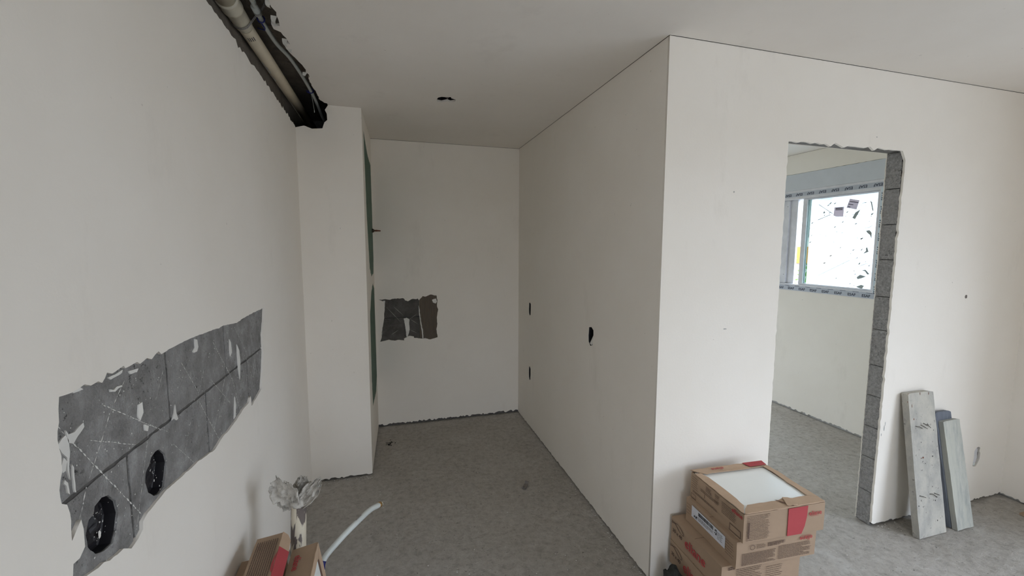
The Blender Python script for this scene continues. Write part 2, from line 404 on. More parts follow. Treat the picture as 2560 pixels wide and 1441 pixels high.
# white scratches on the blocks
bm = bmesh.new()
segs = [((190,750),(540,1120),4),((115,670),(190,750),2),((345,560),(640,690),2.5),((455,430),(380,600),2.5),((380,600),(320,800),3),((320,800),(275,940),4),((262,980),(225,1160),3.5),((280,740),(510,765),2.5),((650,380),(610,540),2.5),((830,540),(935,740),3),((740,340),(830,500),2),((900,235),(1000,430),3),((1000,430),(1040,590),3),((965,410),(895,740),2.5),((1060,370),(1035,500),2),((1130,290),(1098,470),2.5),((1010,160),(1070,290),2),((1070,320),(1100,420),2),((890,430),(990,550),2.5),((700,760),(805,855),2),((862,560),(850,330),1.5),((575,700),(515,1200),2.5),((790,640),(750,850),1.5),((990,440),(930,640),2),((820,560),(850,390),1.5),((680,700),(520,640),1.5)]
for a, b, w in segs:
    A = Vector(c2(*a)); B = Vector(c2(*b)); L = (B-A).length; d = (B-A)/L; n_ = Vector((-d.y, d.x)); t = 0
    while t < L:
        l = random.uniform(.003, .022); ww = w*.00042*random.uniform(.3, 1.4); t2 = min(L, t+l); o = n_*random.uniform(-.0006, .0006)
        P = [A+d*t+o, A+d*((t+t2)/2)+n_*ww+o, A+d*t2+o, A+d*((t+t2)/2)-n_*ww+o]
        bm.faces.new([bm.verts.new((-.0069, p.x, p.y)) for p in P]); t = t2+max(0, random.uniform(-.004, .004))
for k in range(240):
    p = Vector((random.uniform(.93, 2.15), random.uniform(1.02, 1.37))); r = random.uniform(.0006, .0022)
    bm.faces.new([bm.verts.new((-.0068, p.x+a, p.y+b)) for a, b in rand_poly(r, 6)])
bmobj('scratch_marks', bm, 'white_plaster_smear', wl_)
# remains of plaster on the blocks
sm = []
for pl in ([(805,222),(818,225),(824,262),(818,285),(800,292),(797,285),(808,265)], [(982,222),(990,240),(995,290),(987,312),(983,270)], [(1020,250),(1032,280),(1038,340),(1036,430),(1028,380),(1022,300)], [(1010,515),(1016,560),(1014,620),(1006,632),(1008,560)], [(707,555),(712,600),(722,632),(712,640),(700,630),(690,640),(702,600)],
           [(130,735),(150,715),(165,740),(172,800),(168,880),(176,950),(160,900),(158,830),(130,805),(108,770)], [(140,830),(158,850),(150,900),(135,910),(128,880)], [(182,865),(192,880),(196,940),(204,1010),(196,1005),(186,930)], [(145,945),(162,960),(172,1020),(160,1010),(155,975),(142,965)], [(375,480),(395,484),(410,466),(435,458),(438,466),(418,475),(402,492),(378,494)],
           [(150,690),(165,712),(195,700),(225,665),(240,650),(245,672),(212,720),(190,760),(165,755)], [(520,560),(540,545),(545,600),(530,640),(518,620)], [(180,484),(225,470),(240,480),(190,500)], [(240,455),(270,430),(300,435),(285,452)], [(365,420),(420,392),(440,378),(436,395),(380,430)], [(470,388),(520,372),(512,392),(480,402)], [(550,660),(572,668),(568,695),(553,690)]):
    sm.append(sheet_mesh([jagloop([c2(*p) for p in pl], .006, .0008)], .0025, (-.0075, 0, 0), Y, Z))
bmobj('plaster_remnant', join_meshes(sm), 'white_plaster_smear', wl_)
struct(boxobj('wall_left_core', (-.16, YN, 0), (-.036, 5.0, 2.445), 'wall_core', None))
struct(boxobj('wall_left_upper', (-.16, YN, 2.445), (-.060, 5.0, 2.85), 'slab_concrete', None))
# upper rough band of the wall behind the ceiling channel, with the sheets between it and the plaster
struct(sheet('wall_left_backing', [[(YN, 0), (YB, 0), (YB, 2.43), (YC+.05, 2.43), (YC-.3, 2.455), (YN, 2.462)], [(.80, .96), (2.28, .96), (2.28, 1.41), (.80, 1.41)]], -.0235, (-.0122, 0, 0), Y, Z, 'slab_concrete'))
# black boxes in the ovals
for i, (o, lab) in enumerate(((ovals[0], 'larger black plastic electrical box sunk in the grey block wall, lower left'), (ovals[1], 'smaller black plastic electrical box sunk in the grey block wall, higher and further right'))):
    cx = sum(p[0] for p in o)/len(o); cz = sum(p[1] for p in o)/len(o)
    t = thing('electrical_box', lab, 'electrical box', Matrix.Translation((-.010, cx, cz)), 'electrical boxes in the bare block patch')
    bm = bmesh.new(); rings = []
    for dx, s in ((-.002, .985), (-.022, .97), (-.0245, .93)):
        rings.append([bm.verts.new((dx, (p[0]-cx)*s, (p[1]-cz)*s)) for p in o])
    for A, B in zip(rings, rings[1:]):
        for k in range(len(o)): bm.faces.new((A[k], A[(k+1) % len(o)], B[(k+1) % len(o)], B[k]))
    bm.faces.new(rings[-1]); bmobj('box_shell', bm, 'black_plastic', t)
    bm = bmesh.new()   # torn plastic film bulging inside
    pts = []
    for a in range(7):
        for b in range(11):
            u, v = -1+a/3, -1+b/5; k = math.sqrt(max(0, 1-u*u*.55-v*v*.45))
            hw = (max(p[0] for p in o)-min(p[0] for p in o))/2*.60; hh = (max(p[1] for p in o)-min(p[1] for p in o))/2*.70
            pts.append(bm.verts.new((-.021+.014*k*(.5+noise.noise(Vector((u*2+i*9, v*2, 3)))), u*hw*(1-.3*v*v)+v*.008, v*hh)))
    for a in range(6):
        for b in range(10): bm.faces.new((pts[a*11+b], pts[a*11+b+1], pts[(a+1)*11+b+1], pts[(a+1)*11+b]))
    bmobj('folded_plastic', bm, 'black_plastic', t, False)
    bm = bmesh.new()
    for k in range(22 if i == 0 else 12):
        r = random.uniform(.0006, .0014) if k else (.0045 if i == 0 else .002)
        q = Vector((random.uniform(-.7, .7)*hw, random.uniform(-.9, .9)*hh)) if k else Vector((0, -.55*hh))
        bm.faces.new([bm.verts.new((-.0035, q.x+a, q.y+b*(2 if k == 0 else 1))) for a, b in rand_poly(r, 6)])
    bmobj('plaster_splash', bm, 'white_plaster_smear', t)

# ------------------------------------------------------------------ back wall of the niche (y = YB)
c5 = lambda x, y: xz(860+x*.3123, 700+y*.3123, YB)
bp = [(275,160),(330,155),(370,160),(385,153),(430,148),(480,150),(490,165),(512,172),(535,158),(590,150),(600,165),(612,150),(630,130),(655,135),(690,118),(740,125),(748,160),(745,200),(752,250),(743,300),(748,350),(740,400),(750,460),(735,465),(690,478),(660,470),(610,470),(560,465),(560,455),(520,450),(480,472),(482,486),(430,482),(405,488),(360,480),(330,488),(290,498),(300,470),(302,420),(318,330),(325,250),(318,180),(300,168)]
bp = jagloop([c5(*p) for p in bp], .012, .003)
bw = bottom_edge(0, XR+.1, .012, .030) + [(XR+.1, H-GAP), (0, H-GAP)]
wb = struct(sheet('wall_back', [bw, bp], -SK, (0, YB+0, 0), X, Z, WALL))
# sheet_mesh thickness runs along X x Z = -Y, so a negative value goes to +Y
struct(boxobj('wall_back_core', (-.16, YB+SK+.018, 0), (XR+.1, YB+.15, 2.85), 'wall_core'))
zx = c5(605, 300)[0]
lpz = [( .30, .70), (zx, .70), (zx, 1.30), (.30, 1.30)]
sheet('exposed_block', [[(.30, .70), (zx-.004, .70), (zx-.004, 1.016), (.30, 1.016)], [(.30, 1.024), (zx-.004, 1.024), (zx-.004, 1.30), (.30, 1.30)]], -.02, (0, YB+.008, 0), X, Z, 'niche_block', wb)
sheet('combed_mortar', [[(zx, .70), (1.12, .70), (1.12, 1.30), (zx, 1.30)]], -.02, (0, YB+.006, 0), X, Z, 'combed_mortar', wb)
struct(sheet('wall_back_backing', [[(0, 0), (XR+.1, 0), (XR+.1, H), (0, H)], [(.32, .72), (1.1, .72), (1.1, 1.28), (.32, 1.28)]], -.018, (0, YB+SK, 0), X, Z, 'mortar'))
sm = []
for pl in ([(478,310),(500,304),(524,318),(522,350),(526,400),(515,440),(512,465),(500,455),(494,400),(486,350)], [(597,205),(604,230),(612,300),(622,360),(632,400),(636,470),(628,470),(624,420),(612,350),(600,270)], [(310,170),(328,168),(326,230),(320,280),(312,300),(316,230)], [(705,160),(735,150),(745,175),(735,190),(712,182)]):
    sm.append(sheet_mesh([jagloop([c5(*p) for p in pl], .008, .0018)], .003, (0, YB+.0062, 0), X, Z))
bmobj('plaster_remnant', join_meshes(sm), 'white_plaster_smear', wb)
bm = bmesh.new()
for a, b in (((335,215),(460,345)), ((390,210),(480,290)), ((520,310),(600,360)), ((375,445),(440,400)), ((525,400),(590,430)), ((520,320),(590,270)), ((300,470),(310,400))):
    A = Vector(c5(*a)); B = Vector(c5(*b)); d = (B-A).normalized(); n_ = Vector((-d.y, d.x))*.0012
    bm.faces.new([bm.verts.new((p.x, YB+.0072, p.y)) for p in (A, A.lerp(B, .5)+n_, B, A.lerp(B, .5)-n_)])
bmobj('scratch_marks', bm, 'debris_plaster', wb)

# ------------------------------------------------------------------ boxed column (drywall) in the left corner
notch = [xz(740,318,YC), xz(760,314,YC), xz(780,322,YC), xz(806,321,YC), xz(811,306,YC), xz(818,300,YC), xz(817,285,YC), xz(812,275,YC), xz(820,262,YC)]
colo = bottom_edge(0, .407, .006, .018) + [(.407, H-GAP), (notch[-1][0], H-GAP)] + [(a, min(b, H-GAP)) for a, b in notch[::-1][1:]] + [(0, notch[0][1])]
cw = struct(sheet('wall_column_front', [colo], -.0125, (0, YC, 0), X, Z, WALL))
sd = [(0, .0)] + [(a, b) for a, b in bottom_edge(0, YB-YC, .006, .02)][1:] 
XF, XB = .407, .430
SD = Vector((XB-XF, YB-YC, 0)).normalized(); SL = Vector((XB-XF, YB-YC, 0)).length
sidey = lambda f: SL*f
grn = struct(sheet('wall_column_side', [[(.0125, .01), (SL, .01), (SL, H-GAP), (.0125, H-GAP)]], -.012, (XF-.002, YC, 0), SD, Z, 'green_drywall'))
h1 = jagloop([(sidey(.15), 2.50), (sidey(.30), 2.45), (sidey(.60), 2.38), (sidey(.93), 2.36), (sidey(.97), 2.0), (sidey(.98), 1.55), (sidey(.90), 1.44), (sidey(.60), 1.42), (sidey(.40), 1.50), (sidey(.24), 1.9), (sidey(.20), 2.2), (sidey(.17), 2.3)], .03, .006)
h2 = jagloop([(sidey(.5), 1.30), (sidey(.75), 1.36), (sidey(.95), 1.30), (sidey(.97), .50), (sidey(.80), .40), (sidey(.30), .42), (sidey(.25), .70), (sidey(.28), 1.15)], .03, .006)
sheet('joint_compound', [[(.0005, .012), (SL, .012), (SL, H-GAP), (.0005, H-GAP)], h1, h2], .0016, (XF-.002, YC, 0), SD, Z, WALL, grn)
# the threaded stub in the side board
by = YC+(YB-YC)*.86; bz = CAM.z + (at(929, 577, 1, by).z-CAM.z)
t = thing('pipe_stub', 'small dark threaded stub sticking out of the green strip beside the niche', 'pipe stub', Matrix.Translation((XF+(XB-XF)*.86, by, bz)))
tubeobj('flange', [(0, 0, 0), (.006, 0, 0), (.014, 0, 0), (.020, 0, 0)], [.019, .017, .013, .008], 'steel_dark', t)
tubeobj('threaded_rod', [(.02, 0, 0), (.03, 0, 0), (.045, 0, 0), (.07, 0, -.001)], [.0055, .0075, .0065, .005], 'rust', t)

# ------------------------------------------------------------------ right wall of the niche (x = XR)
def hole_at(px, py, hw, hh, ax, val, fn):
    c = fn(px, py, val); return c
sw = []
for (px, py, hh, hw) in ((1324.5, 773.5, .062, .028), (1324, 934, .066, .026), (1477, 842, .062, .036)):
    p = at(px, py, 0, XR); sw.append((p.y, p.z, hw, hh))
holes = []
for (y_, z_, hw, hh) in sw:
    holes.append([(y_+hw*.9, z_-hh*.62), (y_+hw*.2, z_-hh), (y_-hw*.7, z_-hh*.8), (y_-hw, z_-hh*.1), (y_-hw*.95, z_+hh*.75), (y_-hw*.2, z_+hh), (y_+hw*.8, z_+hh*.9), (y_+hw, z_)])
nr = bottom_edge(YE+SK, YB, .004, .014) + [(YB, H-GAP), (YE+SK, H-GAP)]
wr_ = struct(sheet('wall_niche_right', [nr]+holes, SK, (XR, 0, 0), Y, Z, WALL))
struct(sheet('wall_niche_right_core', [[(YE+TH, 0), (5.0, 0), (5.0, 2.85), (YE+TH, 2.85)]]+holes, .07, (XR+SK, 0, 0), Y, Z, 'wall_core'))
labs = ['upper dark socket opening near the back corner of the niche', 'lower dark socket opening near the back corner of the niche', 'wider dark switch opening in the middle of the niche right wall']
for i, (y_, z_, hw, hh) in enumerate(sw):
    t = thing('socket_box', labs[i], 'electrical box', Matrix.Translation((XR+.0025, y_, z_)), 'open boxes in the niche wall')
    bm = bmesh.new(); pr = [(q[0]-y_, q[1]-z_) for q in holes[i]]; rings = [[bm.verts.new((dx, p[0]*s, p[1]*s)) for p in pr] for dx, s in ((0, .985), (.05, .95))]
    for k in range(len(pr)): bm.faces.new((rings[0][k], rings[0][(k+1) % len(pr)], rings[1][(k+1) % len(pr)], rings[1][k]))
    bm.faces.new(rings[1]); bmobj('box_shell', bm, 'black_plastic', t)
    if i == 2:
        bm = bmesh.new(); P = [(-.004, -.033, -.034), (-.004, -.012, -.052), (-.002, .012, -.046), (.004, -.004, -.012), (.0, -.028, .012), (-.002, -.034, .0)]
        vs = [bm.verts.new(p) for p in P]; vb = [bm.verts.new((p[0]+.004, p[1], p[2])) for p in P]
        bm.faces.new(vs); bm.faces.new(vb[::-1])
        for k in range(6): bm.faces.new((vs[k], vb[k], vb[(k+1) % 6], vs[(k+1) % 6]))
        bmobj('plaster_lump', bm, 'white_plaster_smear', t)
    if i == 0: tubeobj('wire', [(.03, .0, .03), (.008, -.004, .015), (.006, -.004, -.02), (.03, 0, -.04)], .003, 'grey_debris', t)

# ------------------------------------------------------------------ wall with the doorway (y = YE)
tl0 = at(1968, 352, 1, YE).z
dj0 = [(D0, 0)]
def side(p, q, step=.02, amp=.005): return jag(p, q, step, amp)
dl = side((D0, .004), (D0, tl0), .025, .0025) + side((D0, tl0), (D1-.02, DT), .03, .008) + side((D1-.02, DT), (D1+.008, DT-.05), .02, .004) + side((D1+.008, DT-.05), (D1+.004, 1.9), .015, .004) + side((D1+.004, 1.9), (D1-.002, .006), .018, .0045)
be1 = bottom_edge(XR, D0, .004, .014)[:-1]; be2 = bottom_edge(D1, XE, .006, .020)[1:]
oh = [(4.219, .309)]
p = at(2441, 1143, 1, YE)
oh_loop = [(p.x+a, p.z+b) for a, b in ((-.028, -.060), (.0, -.066), (.016, -.050), (.024, -.035), (.034, -.02), (.036, .02), (.024, .036), (.028, .058), (.010, .068), (-.012, .060), (-.026, .042), (-.024, .0), (-.03, -.03))]
front = be1 + dl + be2 + [(XE, H-GAP), (XR, H-GAP)]
wd = struct(sheet('wall_doorway', [front, oh_loop], -SK, (0, YE, 0), X, Z, WALL))
dlb = side((D0, .004), (D0, DT+.008), .03, .003) + side((D0, DT+.008), (D1, DT+.008), .03, .004) + side((D1, DT+.008), (D1, .004), .012, .0035)
front2 = [(XR+.08, .006), (D0, .006)] + dlb + [(D1, .006), (XE, .006), (XE, H-GAP), (XR+.08, H-GAP)]
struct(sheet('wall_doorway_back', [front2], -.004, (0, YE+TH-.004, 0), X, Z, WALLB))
# block core in courses; jamb end rough, with recessed bed joints
mes = []; yc0, yc1 = YE+SK, YE+TH-.004
core = struct(sheet('wall_doorway_core', [[(XR+SK+.001, 0), (D0-.002, 0), (D0-.002, DT+.014), (D1+.03, DT+.006), (D1+.03, 0), (XE, 0), (XE, 2.85), (XR+SK+.001, 2.85)], [(p.x-.05, p.z-.08), (p.x+.05, p.z-.08), (p.x+.05, p.z+.08), (p.x-.05, p.z+.08)]], -(yc1-yc0), (0, yc0, 0), X, Z, 'lintel_mortar'))
bm = bmesh.new(); s0 = 0
zc = 0.0
joints = [0, .20, .41, .60, .79, .975, 1.19, 1.385, 1.60, 1.80, 2.0, DT+.004]
for k in range(11):
    za, zb = joints[k]+(.002 if k else 0), joints[k+1]-.002
    nz, nyy = 30, 12; grid = []
    for i in range(nz+1):
        row = []
        for j in range(nyy+1):
            zz = za+(zb-za)*i/nz; yy = yc0+(yc1-yc0)*j/nyy
            edge = min(i, nz-i) == 0
            xx = D1+.003 + (.006*max(0, .4+noise.noise(Vector((yy*40, 5, k)))) if edge else 0) + .005*noise.noise(Vector((yy*50, zz*50, k))) + .004*noise.noise(Vector((yy*140, zz*140, k)))
            row.append(bm.verts.new((xx, yy, zz)))
        grid.append(row)
    for i in range(nz):
        for j in range(nyy): bm.faces.new((grid[i][j], grid[i+1][j], grid[i+1][j+1], grid[i][j+1]))
    for i in (0, nz):
        o_ = [bm.verts.new((D1+.035, v.co.y, v.co.z)) for v in grid[i]]
        for j in range(nyy): bm.faces.new((grid[i][j], grid[i][j+1], o_[j+1], o_[j]))
bmesh.ops.recalc_face_normals(bm, faces=bm.faces)
bmobj('jamb_block', bm, 'jamb_block', core, False)
# the outlet to the right of the boards
t = thing('socket_box', 'grey open socket hole low on the wall right of the leaning boards', 'electrical box', Matrix.Translation((p.x, YE+.010, p.z)))
sheet('box_shell', [[(-.045, -.075), (.045, -.075), (.045, .075), (-.045, .075)]], -.004, (0, .004, 0), X, Z, 'grey_debris', t)
sheet('loose_cover', [jagloop([(-.018, -.040), (.008, -.046), (.020, -.01), (.016, .052), (-.002, .062), (-.014, .05), (-.016, 0)], .01, .001)], -.003, (0, -.004, 0), X, Z, 'frame_aluminium', t)
tubeobj('cable_end', [(-.012, -.010, -.05), (-.012, .004, -.05)], .010, 'hose_white', t)

# mark on the wall
pk = at(2415, 742, 1, YE)
sheet('dark_spot', [rand_poly(.011, 10)], .001, (pk.x, YE, pk.z), X, Z, 'grey_debris', wd)
sm = []
for (px, py, w, h_) in ((2210, 1072, .003, .018), (2213, 1060, .002, .012), (2203, 1088, .003, .008), (1812, 823, .012, .003), (1835, 480, .004, .004), (2192, 343, .004, .003)):
    q = at(px, py, 1, YE); sm.append(sheet_mesh([rand_poly(1, 8, w, h_)], .0008, (q.x, YE, q.z), X, Z))
bmobj('scuff_mark', join_meshes(sm), 'reveal_grey', wd)

# ------------------------------------------------------------------ exterior wall (x = XE) with bedroom window and balcony opening
WIN = (2.42, 4.62, 1.232, 2.405)  # hidden far end lengthened to let more daylight into the bedroom
ew_main = bottom_edge(YN, YE, .004, .016) + [(YE, H-GAP), (YN, H-GAP)]
balc = [(WY0, .0), (WY1, .0), (WY1, WZ1), (WY0, WZ1)]
lp = [(YN, .006), (WY0, .006), (WY0, WZ1), (WY1, WZ1), (WY1, .006)] + bottom_edge(WY1, YE, .004, .018)[1:] + [(YE, H-GAP), (YN, H-GAP)]
struct(boxobj('wall_right_shade_blocker', (XE-.17, .72, 0), (XE+.001, 1.22, H), WALL))  # block added out of view to shade the corner of the doorway wall
struct(sheet('wall_right', [lp], SK, (XE, 0, 0), Y, Z, WALL))
wtop = jag((WIN[1], WIN[3]), (WIN[0], WIN[3]), .03, .003); wbot = jag((WIN[0], WIN[2]), (WIN[1], WIN[2]), .03, .003)
lp2 = bottom_edge(YE+TH, 5.0, .010, .026) + [(5.0, H-GAP), (YE+TH, H-GAP)]
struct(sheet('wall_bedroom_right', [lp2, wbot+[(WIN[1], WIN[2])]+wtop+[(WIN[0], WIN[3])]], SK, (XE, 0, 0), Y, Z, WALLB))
struct(sheet('wall_right_core', [[(YN, 0), (WY0, 0), (WY0, WZ1), (WY1, WZ1), (WY1, 0), (5.0, 0), (5.0, 2.85), (YN, 2.85)], [(WIN[0], WIN[2]), (WIN[1], WIN[2]), (WIN[1], WIN[3]), (WIN[0], WIN[3])]], .13, (XE+SK, 0, 0), Y, Z, 'reveal_grey'))
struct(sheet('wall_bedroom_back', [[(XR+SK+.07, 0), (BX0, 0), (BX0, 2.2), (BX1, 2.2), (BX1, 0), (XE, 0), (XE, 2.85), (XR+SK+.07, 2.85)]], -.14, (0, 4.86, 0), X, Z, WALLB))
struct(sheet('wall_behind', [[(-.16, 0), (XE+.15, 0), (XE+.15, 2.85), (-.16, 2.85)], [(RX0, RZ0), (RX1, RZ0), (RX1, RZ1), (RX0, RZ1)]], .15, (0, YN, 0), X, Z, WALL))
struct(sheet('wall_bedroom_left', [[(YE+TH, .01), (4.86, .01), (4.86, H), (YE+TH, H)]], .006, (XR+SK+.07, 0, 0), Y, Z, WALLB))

# ------------------------------------------------------------------ ceiling with open pipe channel
cr = lambda x, y: (lambda p: (p.x, p.y))(at(480+x*.2776, y*.2776, 2, H))
rt_edge = [cr(*q) for q in ((690,0),(712,60),(760,110),(775,170),(790,235),(745,240),(712,215),(735,262),(800,290),(850,345),(885,400),(842,395),(820,370),(850,440),(905,500),(965,560),(1010,610),(1060,690),(1048,705),(1075,770),(1115,820),(1150,900),(1190,925),(1218,932))]
rt_edge = [(.175, YN+.3), (.17, -1), (.18, .5), (.172, 1.4)] + rt_edge + [(.197, YC)]
chan = [(.0, YN+.3)]
for a, b in zip(rt_edge, rt_edge[1:]): chan += jag(a, b, .025, .004)
chan += [rt_edge[-1], (.20, YC+.02), (.30, YC+.06), (.30, YB-.10), (.0, YB-.10)]
lc = at(1115, 249, 2, H)
lh = [(lc.x+a, lc.y+b) for a, b in ((-.056, .012), (-.050, .052), (-.022, .062), (.012, .028), (.034, .046), (.062, .02), (.060, -.018), (.03, -.03), (.024, -.052), (-.004, -.045), (-.034, -.040), (-.052, -.02))]
# ceiling: the outline runs along the channel, so the channel is open to the wall
outc = [(GAP, YN), (XE-GAP, YN), (XE-GAP, YE-GAP), (XR+.02, YE-GAP), (XR-GAP, YE), (XR-GAP, YB-GAP), (GAP, YB-GAP), (GAP, YB-.10)] + chan[::-1][1:]
ce = struct(sheet('ceiling', [outc, lh], .0125, (0, 0, H), X, Y, CEIL))
struct(sheet('ceiling_bedroom', [[(XR+.08, YE+TH), (XE-GAP, YE+TH), (XE-GAP, 4.86), (XR+.08, 4.86)]], .0125, (0, 0, H), X, Y, CEIL))
struct(boxobj('ceiling_slab', (-.16, YN-.15, 2.72), (XE+.15, 5.0, 3.0), 'slab_concrete'))
# dark void above the board edge and bent metal edge seen in the channel
bm = bmesh.new()
for k, yy in enumerate((1.9, 2.35, 2.62, 2.78)):
    box(bm, (.0, yy, 2.708+.002*k), (.6, yy+.018, 2.73))
bmobj('slab_board_joint', bm, 'slab_concrete', ce)
# torn paper flaps at the channel edge
bm = bmesh.new()
for (a, b, l_) in ((.150, 2.02, .06), (.148, 2.22, .07), (.165, 2.6, .04), (.16, 1.9, .05), (.155, 2.30, .05)):
    vs = []
    for i in range(5):
        u = i/4; w = .018*(1-u)+.004
        for s in (-1, 1): vs.append(bm.verts.new((a-.012-.010*math.sin(u*2.6)+s*w*.55, b+l_*u+s*.001, H+.006-.010*math.sin(u*2.4))))
    for i in range(4): bm.faces.new((vs[2*i], vs[2*i+1], vs[2*i+3], vs[2*i+2]))
bmobj('torn_paper', bm, 'joint_compound', ce)
t = thing('ceiling_light_outlet', 'dark broken hole for a lamp in the niche ceiling with loose wires', 'ceiling outlet', Matrix.Translation((lc.x, lc.y, H+.013)))
bm = bmesh.new(); pr = [(q[0]-lc.x, q[1]-lc.y) for q in lh]; rings = [[bm.verts.new((a*.97, b*.97, z_)) for a, b in pr] for z_ in (0, .05)]
for k in range(len(pr)): bm.faces.new((rings[0][k], rings[0][(k+1) % len(pr)], rings[1][(k+1) % len(pr)], rings[1][k]))
bm.faces.new(rings[1]); bmobj('box_shell', bm, 'black_plastic', t)
tubeobj('wire', [(-.01, .0, .04), (-.006, -.01, .0), (.006, -.022, -.012), (.016, -.03, .0), (.02, 0, .03)], .004, 'grey_debris', t)

# ------------------------------------------------------------------ pipes in the ceiling channel
PXc = lambda x, y, z_: at(480+x*.2776, y*.2776, 2, z_)
pz = 2.635
a0 = PXc(1040, 1085, pz); a1 = PXc(470, 230, pz)
dr = (a0-a1).normalized(); far = a0+dr*.25; near = a1-dr*.02
t = thing('drain_pipe', 'thick cream drain pipe running along the open ceiling channel', 'pipe', Matrix.Translation(a1))
tubeobj('pipe', [near-a1, far-a1], .031, 'cream_pipe', t, 24)
n2 = near-dr*1.0
tubeobj('coupling', [q-a1 for q in (near+dr*.02, near+dr*.012, near-dr*.05, near-dr*.12, near-dr*.125, near-dr*.14, near-dr*.15, near-dr*.19, near-dr*.2)], [.033, .035, .036, .037, .041, .042, .038, .042, .042], 'cream_coupling', t, 28)
tubeobj('upper_pipe', [near-dr*.19-a1, n2-a1], .036, 'cream_coupling', t, 28)
sp_ = Vector((dr.y, -dr.x, 0))
for (pa, pb_, ang, wd_) in (((565, 495), (660, 610), -.52, .011), ((665, 625), (712, 682), -.50, .009), ((1000, 1085), (1040, 1110), .1, .008)):
    A_, B_ = PXc(*pa, pz), PXc(*pb_, pz); fa = (A_-a1).dot(dr); fb = (B_-a1).dot(dr); bm = bmesh.new(); prev = None
    for i in range(13):
        u = i/12; w = wd_*(math.sin(PI*u)**.6)*(1+.5*noise.noise(Vector((u*9, ang*9, 0))))+.0008; ps = []
        for k_ in (-1, 0, 1):
            th_ = ang + k_*w/.034 + .12*noise.noise(Vector((u*5, 3, ang))); ps.append(bm.verts.new(dr*(fa+(fb-fa)*u) + (sp_*math.sin(th_)+Vector((0, 0, -1))*math.cos(th_))*.0321))
        if prev: bm.faces.new((prev[0], prev[1], ps[1], ps[0])); bm.faces.new((prev[1], prev[2], ps[2], ps[1]))
        prev = ps
    bmobj('plaster_smear', bm, 'white_plaster_smear', t)
bm = bmesh.new()
for th_ in (-.05, .20, .45, .70):
    ps = []
    for f_ in (.046, .058, .070, .082):
        ps.append([bm.verts.new(dr*f_ + (sp_*math.sin(th_+k_*.045)+Vector((0, 0, -1))*math.cos(th_+k_*.045))*.0321) for k_ in (-1, 1)])
    for A, B in zip(ps, ps[1:]): bm.faces.new((A[0], A[1], B[1], B[0]))
bmobj('printed_marks', bm, 'ink_navy', t)

cpts = [(500,-60),(540,0),(600,130),(660,240),(760,390),(880,520),(990,680),(1060,800),(1110,900),(1190,1095)]
zs = [2.66, 2.66, 2.655, 2.65, 2.648, 2.645, 2.64, 2.632, 2.625, 2.60]
cp = [PXc(x, y, z_) for (x, y), z_ in zip(cpts, zs)]
cp = [cp[0]+(cp[0]-cp[1]).normalized()*.8] + cp + [cp[-1]+(cp[-1]-cp[-2]).normalized()*.1]
t = thing('water_pipe', 'thin grey water pipe curving along the ceiling channel beside the cream pipe', 'pipe', Matrix.Translation(cp[3]))
sc_ = spline(cp, 60)
tubeobj('pipe', [q-cp[3] for q in sc_], .0098, 'grey_conduit', t, 16)
tubeobj('coupling', [cp[3]+(cp[4]-cp[3])*s-cp[3] for s in (-.62, -.6, -.05, 0)], [.011, .015, .015, .011], 'grey_conduit', t, 16)
# perforated straps
def strap(name, pts, side, label, w=.007):
    pts = spline(pts, 60); bm = bmesh.new(); side = side.normalized(); rows = []
    for i, q in enumerate(pts):
        rows.append([bm.verts.new(q+side*s*w-pts[0]) for s in (-1, -.38, .38, 1)])
    L = 0
    for i in range(len(rows)-1):
        L += (pts[i+1]-pts[i]).length
        for k in range(3):
            if k == 1 and (int(L/.0055) % 2 == 0): continue
            bm.faces.new((rows[i][k], rows[i][k+1], rows[i+1][k+1], rows[i+1][k]))
    o = bmobj(name, bm, 'zinc_strap', None, False, pts[0])
    md = o.modifiers.new('t', 'SOLIDIFY'); md.thickness = .0012
    return tag(o, label, 'strap', 'metal hanging straps')
ca = a1-dr*.055
ring = [ca + (sp_*math.sin(a)+Vector((0, 0, -1))*math.cos(a))*.0405 for a in [-1.9, -1.2, -.6, 0, .6, 1.1]]
st1 = [ring[0]+Vector((-.0, 0, .07))] + ring + [ca+sp_*.062+Vector((0, 0, .02)), ca+sp_*.085+Vector((0, 0, .05)), ca+sp_*.10+Vector((0, 0, .08))]
strap('pipe_strap', st1, dr, 'perforated metal strap slung under the thick cream drain pipe')
cb = sc_[min(range(len(sc_)), key=lambda i: (sc_[i]-PXc(615, 110, 2.655)).length)]
ring = [cb + (sp_*math.sin(a)+Vector((0, 0, -1))*math.cos(a))*.0165 for a in [-1.9, -.9, 0, .9, 1.9]]
strap('pipe_strap', [ring[0]+Vector((0, 0, .06))]+ring+[cb+sp_*.03+Vector((0, 0, .03)), cb+sp_*.04+Vector((0, 0, .07))], dr, 'perforated metal strap slung under the thin grey water pipe')
def tie(label, c_, r, tail):
    pts = [c_ + (sp_*math.sin(a)+Vector((0, 0, -1))*math.cos(a))*r for a in [k*PI/6-PI for k in range(12)]]+[c_+Vector((0, 0, r))]
    bm = bmesh.new(); tube(bm, [q-c_ for q in pts], .0028, 8); tube(bm, [q-c_ for q in tail], .0028, 8)
    o = bmobj('cable_tie', bm, 'blue_tie', None, True, c_); return tag(o, label, 'cable tie', 'blue ties on the water pipe')
i1 = min(range(len(sc_)), key=lambda i: (sc_[i]-PXc(645, 175, 2.65)).length); q = sc_[i1]
tie('blue cable tie looped round the thin pipe near the metal strap', q, .0145, [q+Vector((0, 0, -.0145)), q+dr*.03+Vector((.006, 0, -.022)), q+dr*.055+Vector((0, 0, -.02)), q+dr*.062-sp_*.03+Vector((0, 0, -.012))])
i2 = min(range(len(sc_)), key=lambda i: (sc_[i]-PXc(1065, 815, 2.632)).length); q = sc_[i2]
